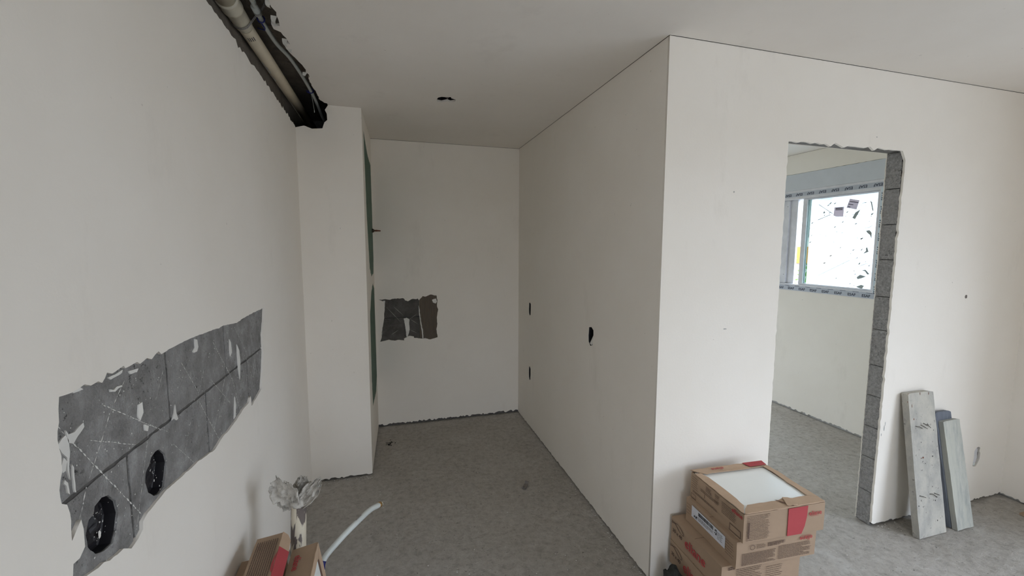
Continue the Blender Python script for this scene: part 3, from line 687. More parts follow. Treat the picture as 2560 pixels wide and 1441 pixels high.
tie('blue cable tie on the thin pipe near the boxed column', q, .0140, [q+Vector((0, 0, -.014)), q-sp_*.02+Vector((0, 0, -.010)), q-sp_*.026])
bm = bmesh.new(); w0 = q+Vector((0, 0, -.012)); tube(bm, [Vector((0, 0, 0)), dr*.05-Vector((0, 0, .03)), dr*.10-Vector((0, 0, .075))], .0012, 6); tube(bm, [dr*.10-Vector((0, 0, .075)), dr*.104-Vector((0, 0, .088))], .0025, 6)
tag(bmobj('hanging_wire', bm, 'grey_conduit', None, True, w0), 'thin wire hanging down from the thin pipe in the channel', 'wire')

# ------------------------------------------------------------------ bedroom window
w = thing('window_1', None, None, Matrix.Translation((XE, 3.0, 1.232))); struct(w)
O = Vector((XE, 3.0, 1.232))
def wb_(name, mat, parent, ya, yb, za, zb, xa, xb):
    bm = bmesh.new(); box(bm, (XE+xa-O.x, ya-O.y, za-O.z), (XE+xb-O.x, yb-O.y, zb-O.z)); bmesh.ops.recalc_face_normals(bm, faces=bm.faces)
    o = bmobj(name, bm, mat, parent); return o
Ya, Yb_, Za, Zb = WIN[0], WIN[1], WIN[2], WIN[3]
sb = wb_('shutter_box', 'shutter_box', w, Ya, Yb_, 2.2392, Zb-.003, -.004, .12)
fr = bmesh.new()
for a, b in (((-.006, Ya, 2.150), (.09, Yb_, 2.238)), ((-.006, Ya, Za), (.09, Yb_, 1.296)), ((-.006, Ya, 1.296), (.09, 2.585, 2.150)), ((-.006, Yb_-.06, 1.296), (.09, Yb_, 2.150))):
    box(fr, (a[0], a[1]-O.y, a[2]-O.z), (b[0], b[1]-O.y, b[2]-O.z))
bmesh.ops.recalc_face_normals(fr, faces=fr.faces); frame = bmobj('window_frame', fr, 'frame_aluminium', w)
bmx = bmesh.new(); 
for a, b in (((.010, 3.235, 1.298), (.045, 3.278, 2.148)), ((.010, 2.587, 1.298), (.045, 2.607, 2.148)), ((.011, 2.607, 2.135), (.044, 3.235, 2.148)), ((.011, 2.607, 1.298), (.044, 3.235, 1.312))):
    box(bmx, (a[0], a[1]-O.y, a[2]-O.z), (b[0], b[1]-O.y, b[2]-O.z))
bmesh.ops.recalc_face_normals(bmx, faces=bmx.faces); sash = bmobj('sliding_sash', bmx, 'frame_aluminium', w)
wb_('film_covered_pane', 'protective_film', sash, 2.607, 3.205, 1.312, 2.135, .024, .029)
wb_('bare_glass_edge', 'green_glass', sash, 3.205, 3.235, 1.312, 2.135, .024, .029)
bmx = bmesh.new()
for a, b in (((.050, 3.366, 1.298), (.075, 3.445, 2.148)), ((.030, 3.445, 1.298), (.085, 3.54, 2.148))):
    box(bmx, (a[0], a[1]-O.y, a[2]-O.z), (b[0], b[1]-O.y, b[2]-O.z))
bmesh.ops.recalc_face_normals(bmx, faces=bmx.faces); bmobj('window_stile', bmx, 'frame_aluminium', w)
wb_('clear_pane', 'clear_glass', w, 3.54, Yb_-.06, 1.296, 2.15, .055, .06)
bmx = bmesh.new()
for z_ in (2.086, 1.385):
    box(bmx, (.0285, 3.462-O.y, z_-O.z), (.031, 3.467-O.y, z_+.006-O.z))
bmobj('screw_hole', bmx, 'ink_black', w)
# tape printed ESAF all round
tp_top = wb_('frame_tape', 'tape_blue_grey', frame, Ya+.0, Yb_-.02, 2.176, 2.216, -.0075, -.006)
tp_bot = wb_('frame_tape', 'tape_blue_grey', frame, Ya, Yb_-.02, Za+.004, 1.284, -.0075, -.006)
tp_side = wb_('frame_tape', 'tape_pale', frame, 2.535, 2.578, 1.285, 2.17, -.0075, -.006)
ts = [text_mesh('ESAF', .034, Vector((XE-.008, 3.433-.1185*k, 2.195))-O, Y, -Z, .0004, .0006, 0, 1.0) for k in range(-3, 9)]
bmobj('tape_lettering', join_meshes(ts), 'ink_navy', tp_top)
ts = [text_mesh('ESAF', .033, Vector((XE-.008, 3.455-.1185*k, 1.253))-O, -Y, Z, .0004, .0006, 0, 1.0) for k in range(-3, 9)]
bmx = join_meshes(ts)
for k in range(10):
    y_ = 3.50-.112*k; box(bmx, (-.0082, y_-O.y-.03, 1.279-O.z), (-.0076, y_-O.y+.02, 1.282-O.z))
bmobj('tape_lettering', bmx, 'ink_navy', tp_bot)
ts = [text_mesh('ESAF', .032, Vector((XE-.008, 2.557, 1.31+.112*k))-O, Z, Y, .0004, .0006, 0, 1.0) for k in range(8)]
bmobj('tape_lettering', join_meshes(ts), 'ink_navy', tp_side)
# stickers and film tears
cw1 = lambda x, y: (lambda p: (p.y, p.z))(at(1920+x*.118, 430+y*.118, 0, XE+.022))
cw2 = lambda x, y: (lambda p: (p.y, p.z))(at(1920+x*.1249, 590+y*.1249, 0, XE+.022))
def on_pane(name, polys, mat, parent, x=.0235): 
    ms = [sheet_mesh([[(a-O.y, b-O.z) for a, b in pl]], -.0008, (x, 0, 0), Y, Z) for pl in polys]
    return bmobj(name, join_meshes(ms), mat, parent)
s1 = on_pane('pane_sticker', [[cw1(*q) for q in ((1408,750),(1610,740),(1592,948),(1440,948),(1385,925))]], 'sticker_paper', sash)
on_pane('sticker_print', [[cw1(*q) for q in ((1435,765),(1585,757),(1583,775),(1435,785))], [cw1(*q) for q in ((1430,798),(1580,790),(1578,808),(1430,812))]], 'ink_black', s1, .0225)
s2 = on_pane('pane_sticker', [[cw1(*q) for q in ((1735,568),(1938,602),(1872,795),(1662,760))]], 'sticker_paper', sash)
on_pane('sticker_print', [[cw1(*q) for q in ((1735,620),(1918,645),(1912,660),(1732,635))], [cw1(*q) for q in ((1705,675),(1810,690),(1806,702),(1700,690))], [cw1(*q) for q in ((1692,728),(1745,736),(1742,750),(1690,742))]], 'ink_black', s2, .0225)
tears = [[cw1(*q) for q in ((1955,795),(1900,900),(1840,1005),(1785,975),(1850,860))], [cw1(*q) for q in ((2160,600),(2200,640),(2235,830),(2210,820),(2180,660))],
         [cw1(*q) for q in ((2080,1245),(2150,1235),(2195,1290),(2190,1420),(2160,1340),(2100,1290))], [cw2(*q) for q in ((1870,690),(1950,680),(2030,770),(1985,775),(1940,710))],
         [cw2(*q) for q in ((1770,830),(1840,780),(1960,815),(1870,850),(1790,870))], [cw2(*q) for q in ((1760,1020),(1860,980),(1920,1000),(1880,1060),(1800,1040))],
         [cw2(*q) for q in ((1960,240),(1985,230),(2010,320),(1900,360),(1960,300))], [cw1(*q) for q in ((1160,880),(1190,830),(1212,860),(1200,880))],
         [cw2(*q) for q in ((1000,790),(1640,480),(1640,488),(1000,798))], [cw1(*q) for q in ((1050,1015),(1320,900),(1322,912),(1060,1025))], [cw1(*q) for q in ((1080,690),(1370,880),(1366,892),(1078,700))]]
for (x_, y_, f_) in ((1320,670,1),(1415,670,1),(1275,710,1),(1300,870,1),(1350,850,1),(1195,925,1),(2065,650,1),(1675,855,1),(1640,940,1),(1415,1170,1),(935,1085,1),(920,1350,1),(2140,1050,1),(1580,1065,1),(1860,1100,1),(1980,1415,1),(2200,900,1),(2185,940,1),(1870,62,2),(1705,285,2),(1870,280,2),(1250,400,2),(1445,240,2),(1825,560,2),(1950,520,2),(2020,600,2),(1720,700,2),(970,865,2),(1360,850,2),(1780,440,2),(1650,360,2),(1125,545,2),(1740,770,2),(1640,960,2),(1715,1000,2),(840,130,2)):
    cc = (cw1 if f_ == 1 else cw2)(x_, y_); a = random.uniform(.2, 1.2); L_ = random.uniform(.008, .02); w_ = L_*.3
    tears.append([(cc[0]-L_*math.cos(a), cc[1]+L_*math.sin(a)), (cc[0]-w_*math.sin(a), cc[1]-w_*math.cos(a)), (cc[0]+L_*math.cos(a)*.8, cc[1]-L_*math.sin(a)*.6), (cc[0]+w_*math.sin(a), cc[1]+w_*math.cos(a))])
for i in range(len(tears)):       # keep one winding
    pl = tears[i]; A = sum(pl[k][0]*pl[(k+1) % len(pl)][1]-pl[(k+1) % len(pl)][0]*pl[k][1] for k in range(len(pl)))
    if A < 0: tears[i] = pl[::-1]
on_pane('film_tear', tears, 'film_tear', sash)
rr_ = random.Random(12); cre = []
for k in range(46):
    yy, zz = rr_.uniform(2.63, 3.18), rr_.uniform(1.34, 2.1); a = rr_.uniform(-.9, .5); L_ = rr_.uniform(.03, .20) if k < 18 else rr_.uniform(.008, .03); b_w = rr_.uniform(.0008, .0025); bend = rr_.uniform(-.02, .02)
    top_, bot_ = [], []
    for i in range(7):
        u = i/6-.5; py_, pz_ = yy+L_*u*math.cos(a)-bend*(.25-u*u)*4*math.sin(a), zz+L_*u*math.sin(a)+bend*(.25-u*u)*4*math.cos(a); w_ = b_w*(1-abs(2*u))**.5+.0002
        py_ = max(2.615, min(3.198, py_)); top_.append((py_, min(2.13, pz_+w_))); bot_.append((py_, max(1.315, pz_-w_)))
    cre.append(bot_+top_[::-1])
on_pane('film_crease', cre, 'film_crease', sash, .0238)

# outside, barely seen through the open gap
struct(boxobj('ground_outside', (-30, -30, -3.2), (40, 30, -3.0), 'exterior_ground'))
b_ = thing('apartment_building', 'pale facade with an orange strip glimpsed through the open window gap', 'building', Matrix.Translation((20, 17, -3)))
boxobj('wall', (0, -2.5, 0), (6, 4.5, 11), 'facade_pale', b_)
bm = bmesh.new(); box(bm, (-.15, -2.5, 3.9), (-.02, 4.5, 4.7)); bmobj('orange_band', bm, 'facade_orange', b_)
bm = bmesh.new()
for k in range(14): box(bm, (-.10, -2.3+k*.48, 5.2), (-.02, -2.2+k*.48, 10.5))
bmobj('vertical_slats', bm, 'reveal_grey', b_)
t = thing('tree', 'green shrubby tree glimpsed low in the open window gap', 'tree', Matrix.Translation((14, 11.0, -3)))
tubeobj('trunk', [(0, 0, 0), (.1, 0, 1.2), (0, .1, 2.6)], [.12, .09, .05], 'bark', t)
bm = bmesh.new()
for k in range(500):
    d_ = Vector((random.gauss(0, .55), random.gauss(0, .7), random.gauss(0, .6))); c_ = Vector((0, 0, 3.1))+d_; s_ = random.uniform(.05, .12)
    u_ = Vector((random.gauss(0, 1), random.gauss(0, 1), random.gauss(0, 1))).normalized()*s_; v_ = u_.orthogonal().normalized()*s_*.5
    bm.faces.new([bm.verts.new(c_+q) for q in (u_, v_, -u_, -v_)])
bmobj('foliage', bm, 'foliage', t)

# ------------------------------------------------------------------ boxes of tiles
def frame_from(o, ex, ey): 
    ex = Vector(ex).normalized(); ey = Vector(ey).normalized(); ez = ex.cross(ey).normalized()
    m_ = Matrix((ex, ey, ez)).transposed().to_4x4(); m_.translation = Vector(o); return m_
def carton(bm, a, b, seed=0, amp=.0025, n=8):
    """closed carton with slightly bulging crumpled faces"""
    vm = {}
    def V(i, j, k):
        if (i, j, k) not in vm:
            u, v, w_ = i/n, j/n, k/n
            p = Vector((a[0]+(b[0]-a[0])*u, a[1]+(b[1]-a[1])*v, a[2]+(b[2]-a[2])*w_))
            q = p*9+Vector((seed*7, seed, 0)); d_ = Vector((noise.noise(q), noise.noise(q+Vector((5, 0, 0))), noise.noise(q+Vector((0, 5, 0)))))*amp
            if k == 0: d_.z = 0
            vm[(i, j, k)] = bm.verts.new(p+d_)
        return vm[(i, j, k)]
    for i in range(n):
        for j in range(n):
            for q in (0, n):
                bm.faces.new((V(i, j, q), V(i+1, j, q), V(i+1, j+1, q), V(i, j+1, q)))
                bm.faces.new((V(i, q, j), V(i+1, q, j), V(i+1, q, j+1), V(i, q, j+1)))
                bm.faces.new((V(q, i, j), V(q, i+1, j), V(q, i+1, j+1), V(q, i, j+1)))
    bmesh.ops.recalc_face_normals(bm, faces=bm.faces)
def lines(bm, o, ex, ey, u0, u1, v0, v1, n, th=.0016, seed=1, lift=.0032, ragged=True):
    r = random.Random(seed)
    for k in range(n):
        v = v1-(v1-v0)*(k+.5)/n; end = u1-(r.random()*(u1-u0)*.35 if ragged and k % 4 == 3 else r.random()*.01)
        u = u0
        while u < end:
            l = r.uniform(.006, .022); quad(bm, o, ex, ey, u, v-th/2, min(end, u+l), v+th/2, lift); u += l+.0018
LZ = .0034     # prints sit just proud of the crumpled card

def face(o, ex, ey): return (Vector(o), Vector(ex), Vector(ey))
# stack of five on the right
def stack_matrix(x, y, z, th): return Matrix.Translation((x, y, z)) @ Matrix.Rotation(th, 4, 'Z')
W1, L1, H1 = .403, .340, .124
b1 = thing('tile_carton', 'open cardboard tile carton on top of the stack, white tile showing', 'cardboard box', stack_matrix(1.924, 1.285, .464, -.061), 'tile cartons stacked by the niche corner')
bm = bmesh.new()
T_ = .004
for a, b in (((0, 0, 0), (W1, T_, H1)), ((0, L1-T_, 0), (W1, L1, H1)), ((0, T_, 0), (T_, L1-T_, H1-.002)), ((W1-T_, T_, 0), (W1, L1-T_, H1-.002)), ((0, 0, 0), (W1, L1, T_))):
    carton(bm, a, b, 3, .0012, 6)
bmobj('body', bm, 'cardboard', b1)
def rim(name, pts, par, z=H1, step=.02, amp=.0022, mat='cardboard_inner', warp=.003):
    me = sheet_mesh([jagloop(pts, step, amp)], .003, (0, 0, z), X, Y); 
    for v in me.vertices: v.co.z += warp*noise.noise(Vector((v.co.x*14, v.co.y*14, 1)))+warp*.4
    return link(name, me, mat, par)
fl = rim('lid_flap', [(.004, .002), (.21, -.001), (.245, .0), (.402, .002), (.402, .040), (.37, .054), (.285, .050), (.24, .058), (.20, .050), (.06, .052), (.03, .03)], b1)
rim('lid_flap', [(.002, .004), (.042, .050), (.046, .16), (.043, .27), (.030, .312), (-.002, .312), (-.002, .17)], b1, H1+.001)
rim('lid_flap', [(.403, .03), (.403, .22), (.401, .338), (.374, .318), (.372, .20), (.366, .052)], b1, H1+.001)
bf = rim('lid_flap', [(-.004, .343), (.012, .325), (.052, .295), (.14, .298), (.26, .296), (.392, .300), (.402, .343)], b1, H1+.004, warp=.002)
sheet('torn_strip', [jagloop([(.212, .004), (.240, .058), (.262, .052), (.282, .03), (.262, .002)], .01, .0015)], .003, (0, 0, H1+.007), X, Y, 'cardboard_inner', b1)
sheet('torn_gap_shade', [jagloop([(.196, .052), (.204, .048), (.238, .010), (.244, .0), (.236, .0), (.225, .014)], .01, .001)], .001, (0, 0, H1+.0065), X, Y, 'cardboard_dark', b1)  # dark sheet laid on the flap for the shade inside the tear
tile = sheet('tile', [[(.010, .010), (.376, .010), (.376, .330), (.010, .330)]], .008, (0, 0, H1-.010), X, Y, 'glazed_tile', b1)
bm = bmesh.new(); box(bm, (.012, .012, .006), (.374, .328, H1-.012)); bmobj('tile_pile', bm, 'cardboard_dark', b1)
# prints
FB = face((0, 0, 0), X, Z)                      # front: u=x v=z, outward -y
LB = face((0, L1, 0), -Y, Z)                    # left : u from back to front, outward -x
fo, fx, fz = FB
sheet('red_band', [[(.213, .002), (.286, .002), (.300, .035), (.308, .075), (.311, H1-.001), (.213, H1-.001)]], .0016, (0, -.0022, 0), X, Z, 'red_band', b1)
sheet('red_band', [[(.300, .302), (.392, .304), (.398, .340), (.286, .340), (.290, .32)]], .0012, (0, 0, H1+.0105), X, Y, 'red_band', b1)
bmx = text_mesh('eliane', .0285, (.352, -.0030, .086), X, Z, .0006, .00012, 0, 1.0); bm = join_meshes([bmx]); quad(bm, (0, -.0030, 0), X, Z, .330, .073, .372, .0742)
for v in bm.verts: pass
bmobj('brand_print', bm, 'ink_red', b1)
bm = join_meshes([text_mesh('eliane', .026, (.13, .321, H1+.0105), -X, -Y, .0006, .0001, 0, 1.12)]); bmobj('brand_print', bm, 'ink_red', b1)
bm = bmesh.new(); lines(bm, (0, 0, 0), X, Z, .012, .125, .008, .118, 17, .0015, 4, .0030); quad(bm, (0, 0, 0), X, Z, .020, .02, .026, .09, .0034)
bmobj('small_print', bm, 'ink_brown', b1)
def left_print(par, L, h, seed, kind):
    bm = bmesh.new(); o = (0, L, 0)
    if kind == 'open':
        lines(bm, o, -Y, Z, .01, .06, .05, .115, 6, .0018, seed); lines(bm, o, -Y, Z, .075, .20, .070, .085, 2, .0022, seed+1, ragged=False)
        lines(bm, o, -Y, Z, .11, .15, .088, .115, 4, .002, seed+2); lines(bm, o, -Y, Z, .02, .19, .035, .046, 2, .0022, seed+3, ragged=False)
        lines(bm, o, -Y, Z, .215, .30, .055, .108, 7, .0019, seed+4); lines(bm, o, -Y, Z, .17, .20, .075, .115, 5, .002, seed+5)
        for (u0, v0, u1, v1) in ((.01, .004, .045, .006), (.01, .024, .045, .026), (.01, .004, .012, .026), (.043, .004, .045, .026), (.265, .012, .33, .0145), (.265, .04, .33, .0425), (.265, .012, .2675, .0425), (.3275, .012, .33, .0425)): quad(bm, o, -Y, Z, u0, v0, u1, v1, .0032)
        ms = [text_mesh('1', .026, (-.0032, L-.105, .060), -Y, Z, .0006)]
        b2_ = join_meshes(ms); me = bpy.data.meshes.new('x'); b2_.to_mesh(me); b2_.free(); bm.from_mesh(me)
    return bmobj('small_print', bm, 'ink_brown', par)
left_print(b1, L1, H1, 11, 'open')
bmobj('brand_print', join_meshes([text_mesh('eliane', .026, (-.0032, L1-.305, .108), -Y, Z, .0006, .0003)]), 'ink_red', b1)

def closed_carton(label, M0, W_, L_, h_, seed):
    t = thing('tile_carton', label, 'cardboard box', M0, 'tile cartons stacked by the niche corner')
    bm = bmesh.new(); carton(bm, (0, 0, 0), (W_, L_, h_), seed, .0022, 8); bmobj('body', bm, 'cardboard', t, False)
    bm = bmesh.new(); quad(bm, (0, 0, h_), X, Y, 0, L_*.5-.001, W_, L_*.5+.001, .0024); bmobj('lid_seam', bm, 'cardboard_dark', t)
    return t
h2_, W2, L2 = .118, .400, .330
b2 = closed_carton('cardboard tile carton second from the top of the stack, white barcode label on its side', stack_matrix(1.907, 1.297, .3455, -.055), W2, L2, h2_, 5)
bm = join_meshes([text_mesh('eliane', .0285, (.345, -.0034, .086), -X, -Z, .0006, .00012, 0, 1.0)]); quad(bm, (0, 0, 0), X, Z, .325, .0975, .368, .0987, .0034); bmobj('brand_print', bm, 'ink_red', b2)
bm = bmesh.new()
lines(bm, (0, 0, 0), X, Z, .025, .195, .010, .064, 10, .0020, 21); lines(bm, (0, 0, 0), X, Z, .205, .375, .010, .072, 10, .0020, 22)
lines(bm, (0, 0, 0), X, Z, .095, .14, .076, .096, 4, .0014, 23); lines(bm, (0, 0, 0), X, Z, .15, .245, .078, .096, 4, .0022, 24)
for k in range(16):
    a = 2*PI*k/16; quad(bm, (0, 0, 0), X, Z, .075+.011*math.cos(a)-.0015, .086+.010*math.sin(a)-.0015, .075+.011*math.cos(a)+.0015, .086+.010*math.sin(a)+.0015, .0034)
bmobj('small_print', bm, 'ink_brown', b2)
# barcode label on the left side: u measured from the back edge
lb = sheet('barcode_label', [[(.048, .050), (.048, .104), (.268, .100), (.268, .046)]][0:1], .0010, (-.0034, L2, 0), -Y, Z, 'label_white', b2)
bm = bmesh.new(); r = random.Random(3)
u = .095
while u < .195:
    w_ = r.choice((.0012, .002, .0035)); quad(bm, (-.0046, L2, 0), -Y, Z, u, .080, u+w_, .097, .0004); u += w_+r.choice((.001, .0016))
for (u0, v0, u1, v1) in ((.066, .058, .074, .068), (.078, .056, .090, .070), (.205, .070, .219, .094)):
    for i in range(5):
        for j in range(5):
            if r.random() < .65: quad(bm, (-.0046, L2, 0), -Y, Z, u0+(u1-u0)*i/5, v0+(v1-v0)*j/5, u0+(u1-u0)*(i+1)/5, v0+(v1-v0)*(j+1)/5, .0004)
lines(bm, (-.0046, L2, 0), -Y, Z, .094, .200, .058, .076, 4, .0018, 31, .0004); lines(bm, (-.0046, L2, 0), -Y, Z, .222, .258, .058, .092, 5, .002, 33, .0004)
bmobj('barcode', bm, 'ink_black', lb)
bm = bmesh.new(); lines(bm, (0, L2, 0), -Y, Z, .01, .04, .04, .10, 4, .0018, 41); lines(bm, (0, L2, 0), -Y, Z, .27, .32, .03, .10, 6, .0018, 42); bmobj('small_print', bm, 'ink_brown', b2)

def side_brand(par, L_, h_, curl=True, txt='eliane'):
    ms = [text_mesh(txt, .062, (-.0034, L_-.180, h_*.50), -Y, Z, .0006, .0005, 0, 1.0)]
    bm = join_meshes(ms); quad(bm, (0, L_, 0), -Y, Z, .11, h_*.30, .235, h_*.315, .0034); bmobj('brand_print', bm, 'ink_red', par)
    bm = join_meshes([text_mesh('30 x 40', .024, (-.0034, L_-.052, h_*.50), -Y, Z, .0006, .0002)])
    for s, ph in ((1, 0), (-1, 1.2)):
        prev = None
        for i in range(26):
            u = .004+.095*i/25; v = h_*(.80+.17*s*math.cos(i*.16+ph)*(.3+i/36)) if curl else h_*.8
            v = min(v, h_-.003)
            if prev: quad(bm, (0, L_, 0), -Y, Z, prev[0], min(prev[1], v)-.0009, u+.0006, max(prev[1], v)+.0009, .0034)
            prev = (u, v)
    bmobj('size_print', bm, 'ink_brown', par)
b3 = closed_carton('cardboard tile carton third from the top, set further left under the barcode carton', stack_matrix(1.862, 1.322, .2270, -.045), .400, .345, h2_, 6)
side_brand(b3, .345, h2_)
bm = bmesh.new(); lines(bm, (0, 0, 0), X, Z, .07, .20, .02, .10, 10, .002, 51); lines(bm, (0, 0, 0), X, Z, .03, .36, .098, .113, 2, .0035, 52); lines(bm, (0, 0, 0), X, Z, .22, .31, .03, .085, 6, .0018, 53)
bmobj('small_print', bm, 'ink_brown', b3)
b4 = closed_carton('cardboard tile carton fourth from the top of the stack, red lettering half visible', stack_matrix(1.856, 1.320, .1085, -.050), .400, .345, h2_, 8)
side_brand(b4, .345, h2_)
b5 = closed_carton('lowest cardboard tile carton of the stack, set back to the right', stack_matrix(1.905, 1.305, -.0015, -.03), .390, .325, .1095, 9)

# dark debris bag between stack and wall base
bm = bmesh.new(); bmesh.ops.create_icosphere(bm, subdivisions=4, radius=1)
for v in bm.verts:
    d_ = 1+.28*noise.noise(v.co*2.1+Vector((4, 0, 0)))+.12*noise.noise(v.co*6)
    v.co = Vector((v.co.x*.038*d_, v.co.y*.10*d_, max(-.0, v.co.z*.15*d_+.02)))
tag(bmobj('rubble_bag', bm, 'soil_bag', None, True, (1.818, 1.53, -.002)), 'small dark crumpled bag on the floor left of the carton stack', 'bag')

# ------------------------------------------------------------------ cartons at the bottom left, standing on edge and leaning
def lean_axes(yaw, tilt):
    c, s = math.cos(yaw), math.sin(yaw)
    t = Vector((c*math.cos(tilt), s*math.cos(tilt), math.sin(tilt))); l = Vector((-s, c, 0)); return t, l, t.cross(l)
GL = 'tile cartons at the foot of the left wall'
def lean_carton(label, P, yaw, tilt, T, L_, h_, mode):
    """P: far end of the right-hand top edge. local x: thickness (right), y: length (away), z: height"""
    t, l, h = lean_axes(yaw, tilt)
    org = P - t*T - l*L_ - h*h_
    mw = Matrix((t, l, h)).transposed().to_4x4(); mw.translation = org
    o = thing('tile_carton', label, 'cardboard box', mw, GL)
    bm = bmesh.new(); carton(bm, (0, 0, 0), (T, L_, h_), mode, .002, 8); bmobj('body', bm, 'cardboard', o)
    return o
TA = .088
PA = Vector((.150, 1.700, .575)); PB = Vector((.272, 1.672, .530))
LA, HA = .40, .342
bA = lean_carton('cardboard tile carton on its edge at the left wall, red band on its creased top', PA, .05, .075, TA, LA, HA, 1)
# narrow top face with rows of print, creased flap on the right with the red band
bm = bmesh.new()
for k in range(10):
    u = .010+.0072*k; v = .01
    while v < LA-.03:
        l_ = random.uniform(.010, .03); quad(bm, (0, 0, HA), X, Y, u, v, u+.0026, min(LA-.03, v+l_), .0026); v += l_+.0012
bmobj('small_print', bm, 'ink_brown', bA)
fl_ = sheet('lid_flap', [jagloop([(0, 0), (0, LA), (.022, LA-.004), (.038, LA-.030), (.041, LA-.10), (.040, 0)], .02, .0012)], .003, (TA-.001, 0, HA+.001), (math.cos(.75), 0, -math.sin(.75)), Y, 'cardboard_inner', bA)
sheet('red_band', [[(0.0, LA-.085), (.0405, LA-.092), (.040, LA-.225), (.0, LA-.230)]], .0016, (TA+.0014, 0, HA+.0030), (math.cos(.75), 0, -math.sin(.75)), Y, 'red_band', bA)
sheet('red_band', [[(TA, LA-.11), (TA, LA-.215), (TA-.006, LA-.20), (TA-.008, LA-.17), (TA-.005, LA-.14)]], .0010, (0, 0, HA+.0026), X, Y, 'red_band', bA)
LB_, HB = .40, .297
bB = lean_carton('open cardboard tile carton on its edge, tile edge showing, right of the red-banded one', PB, .016, .154, TA, LB_, HB, 2)
bmobj('brand_print', join_meshes([text_mesh('eliane', .034, (.030, LB_-.085, HB+.0026), -Y, X, .0006, .0004, 0, 1)]), 'ink_red', bB)
rimx = TA+.001
sheet('lid_flap', [jagloop([(0, HB), (0, HB-.020), (LB_-.055, HB-.034), (LB_-.030, HB-.030), (LB_-.002, HB-.006), (LB_-.002, HB)], .02, .002)], .003, (rimx, 0, 0), Y, Z, 'cardboard_inner', bB)
sheet('lid_flap', [jagloop([(LB_, HB-.006), (LB_-.030, HB-.040), (LB_-.034, HB-.12), (LB_-.034, .0), (LB_, .0)], .02, .002)], .003, (rimx, 0, 0), Y, Z, 'cardboard_inner', bB)
sheet('tile', [[(.01, .01), (LB_-.058, .01), (LB_-.058, HB-.028), (.01, HB-.02)]], .0015, (rimx, 0, 0), Y, Z, 'glazed_tile', bB)
sheet('tile_gap_shade', [[(LB_-.060, .01), (LB_-.034, .01), (LB_-.034, HB-.05), (LB_-.045, HB-.036), (LB_-.060, HB-.030)]], .0010, (rimx, 0, 0), Y, Z, 'cardboard_dark', bB)  # flat dark sheet stands for the shade between tile and end flap
bC = lean_carton('low brown cardboard carton squeezed between the left wall and the red-banded carton', Vector((.064, 1.700, .487)), .03, .05, .058, .38, .25, 4)
for i, (x_, y_, z_, r_, lab) in enumerate(((.02, 1.22, .1185, .0, 'closed cardboard carton lying flat under the standing cartons, upper of two'), (.015, 1.215, -.0015, .0, 'closed cardboard carton lying flat on the floor under the standing cartons'))):
    o = thing('tile_carton', lab, 'cardboard box', stack_matrix(x_, y_, z_, r_), GL)
    bm = bmesh.new(); carton(bm, (0, 0, 0), (.34, .40, .1175), 20+i, .001, 8); bmobj('body', bm, 'cardboard', o)

# ------------------------------------------------------------------ stained pipe with paper stuffed in its mouth
pt = Vector((.189, 1.795, .628)); pb = Vector((.168, 1.735, -.002))
t = thing('sewer_pipe_stub', 'cream pipe stub rising from the floor, spotted with grey mortar', 'pipe', Matrix.Translation(pb))
tubeobj('pipe', [(0, 0, 0), (pt-pb)*.5, pt-pb], .0285, 'stained_pipe', t, 28)
cap = thing('crumpled_paper', 'crumpled grey paper stuffed into the mouth of the cream pipe', 'paper', Matrix.Translation(pt-Vector((0, 0, .004))))
def petal(base, dirv, side_, L, w0, w1, seed, curl=.3):
    bm = bmesh.new(); n, mth = 26, 24; rows = []
    dirv = dirv.normalized(); side_ = side_.normalized(); nrm = dirv.cross(side_).normalized()
    for i in range(n+1):
        u = i/n; ww = (w0*(1-u)+w1*math.sin(min(1, u*1.15)*PI*.5))*(1 if u < .7 else 1-.45*((u-.7)/.3)**1.5); row = []
        for j in range(mth+1):
            v = -1+2*j/mth
            q = Vector((u*4.2+seed, v*2.6, seed*.7))
            fold = .020*noise.noise(q)*min(1, u*2+.2) + .013*noise.noise(q*2.3) + .003*abs(noise.noise(q*5.1)) + .0045*math.sin(v*11+seed+3*u)*(1-u*.5)
            p = base + dirv*(L*u*(1-.14*v*v) + .018*noise.noise(q*2.1)*max(0, u-.6)*2.5 + .008*noise.noise(q*6)*(u > .85)) + side_*ww*v + nrm*(fold + curl*L*u*u - .25*ww*v*v)
            row.append(bm.verts.new(p))
        rows.append(row)
    for i in range(n):
        for j in range(mth): bm.faces.new((rows[i][j], rows[i][j+1], rows[i+1][j+1], rows[i+1][j]))
    return bm
Vx = rt
for (dv, sv, L_, w0, w1, sd, cu_, bo) in ((Vector((-.45, .0, .9)), rt+Vector((0, 0, .35)), .145, .018, .052, 1.3, -.05, (-.006, -.012, 0)), (Vector((.62, .0, .80)), rt*.75-Vector((0, 0, .55)), .125, .016, .030, 5.2, .08, (.006, -.014, 0)),
                                       (Vector((-.75, .1, .42)), rt*.45+Vector((0, 0, .9)), .088, .014, .030, 9.1, .05, (-.010, -.010, 0)), (Vector((.12, .3, .9)), rt+Vector((0, .3, 0)), .10, .016, .036, 12.4, -.12, (0, .012, 0))):
    o = bmobj('paper_fold', petal(Vector(bo), dv, sv, L_, w0, w1, sd, cu_), 'paper_crumpled', cap, True)
    md = o.modifiers.new('t', 'SOLIDIFY'); md.thickness = .0012
bm = bmesh.new(); bmesh.ops.create_icosphere(bm, subdivisions=3, radius=.030)
for v in bm.verts: v.co = Vector((v.co.x*1.05, v.co.y*1.05, v.co.z*.8+.008))*(1+.3*noise.noise(v.co*60)+.15*noise.noise(v.co*140))
bmobj('paper_wad', bm, 'paper_crumpled', cap, True)

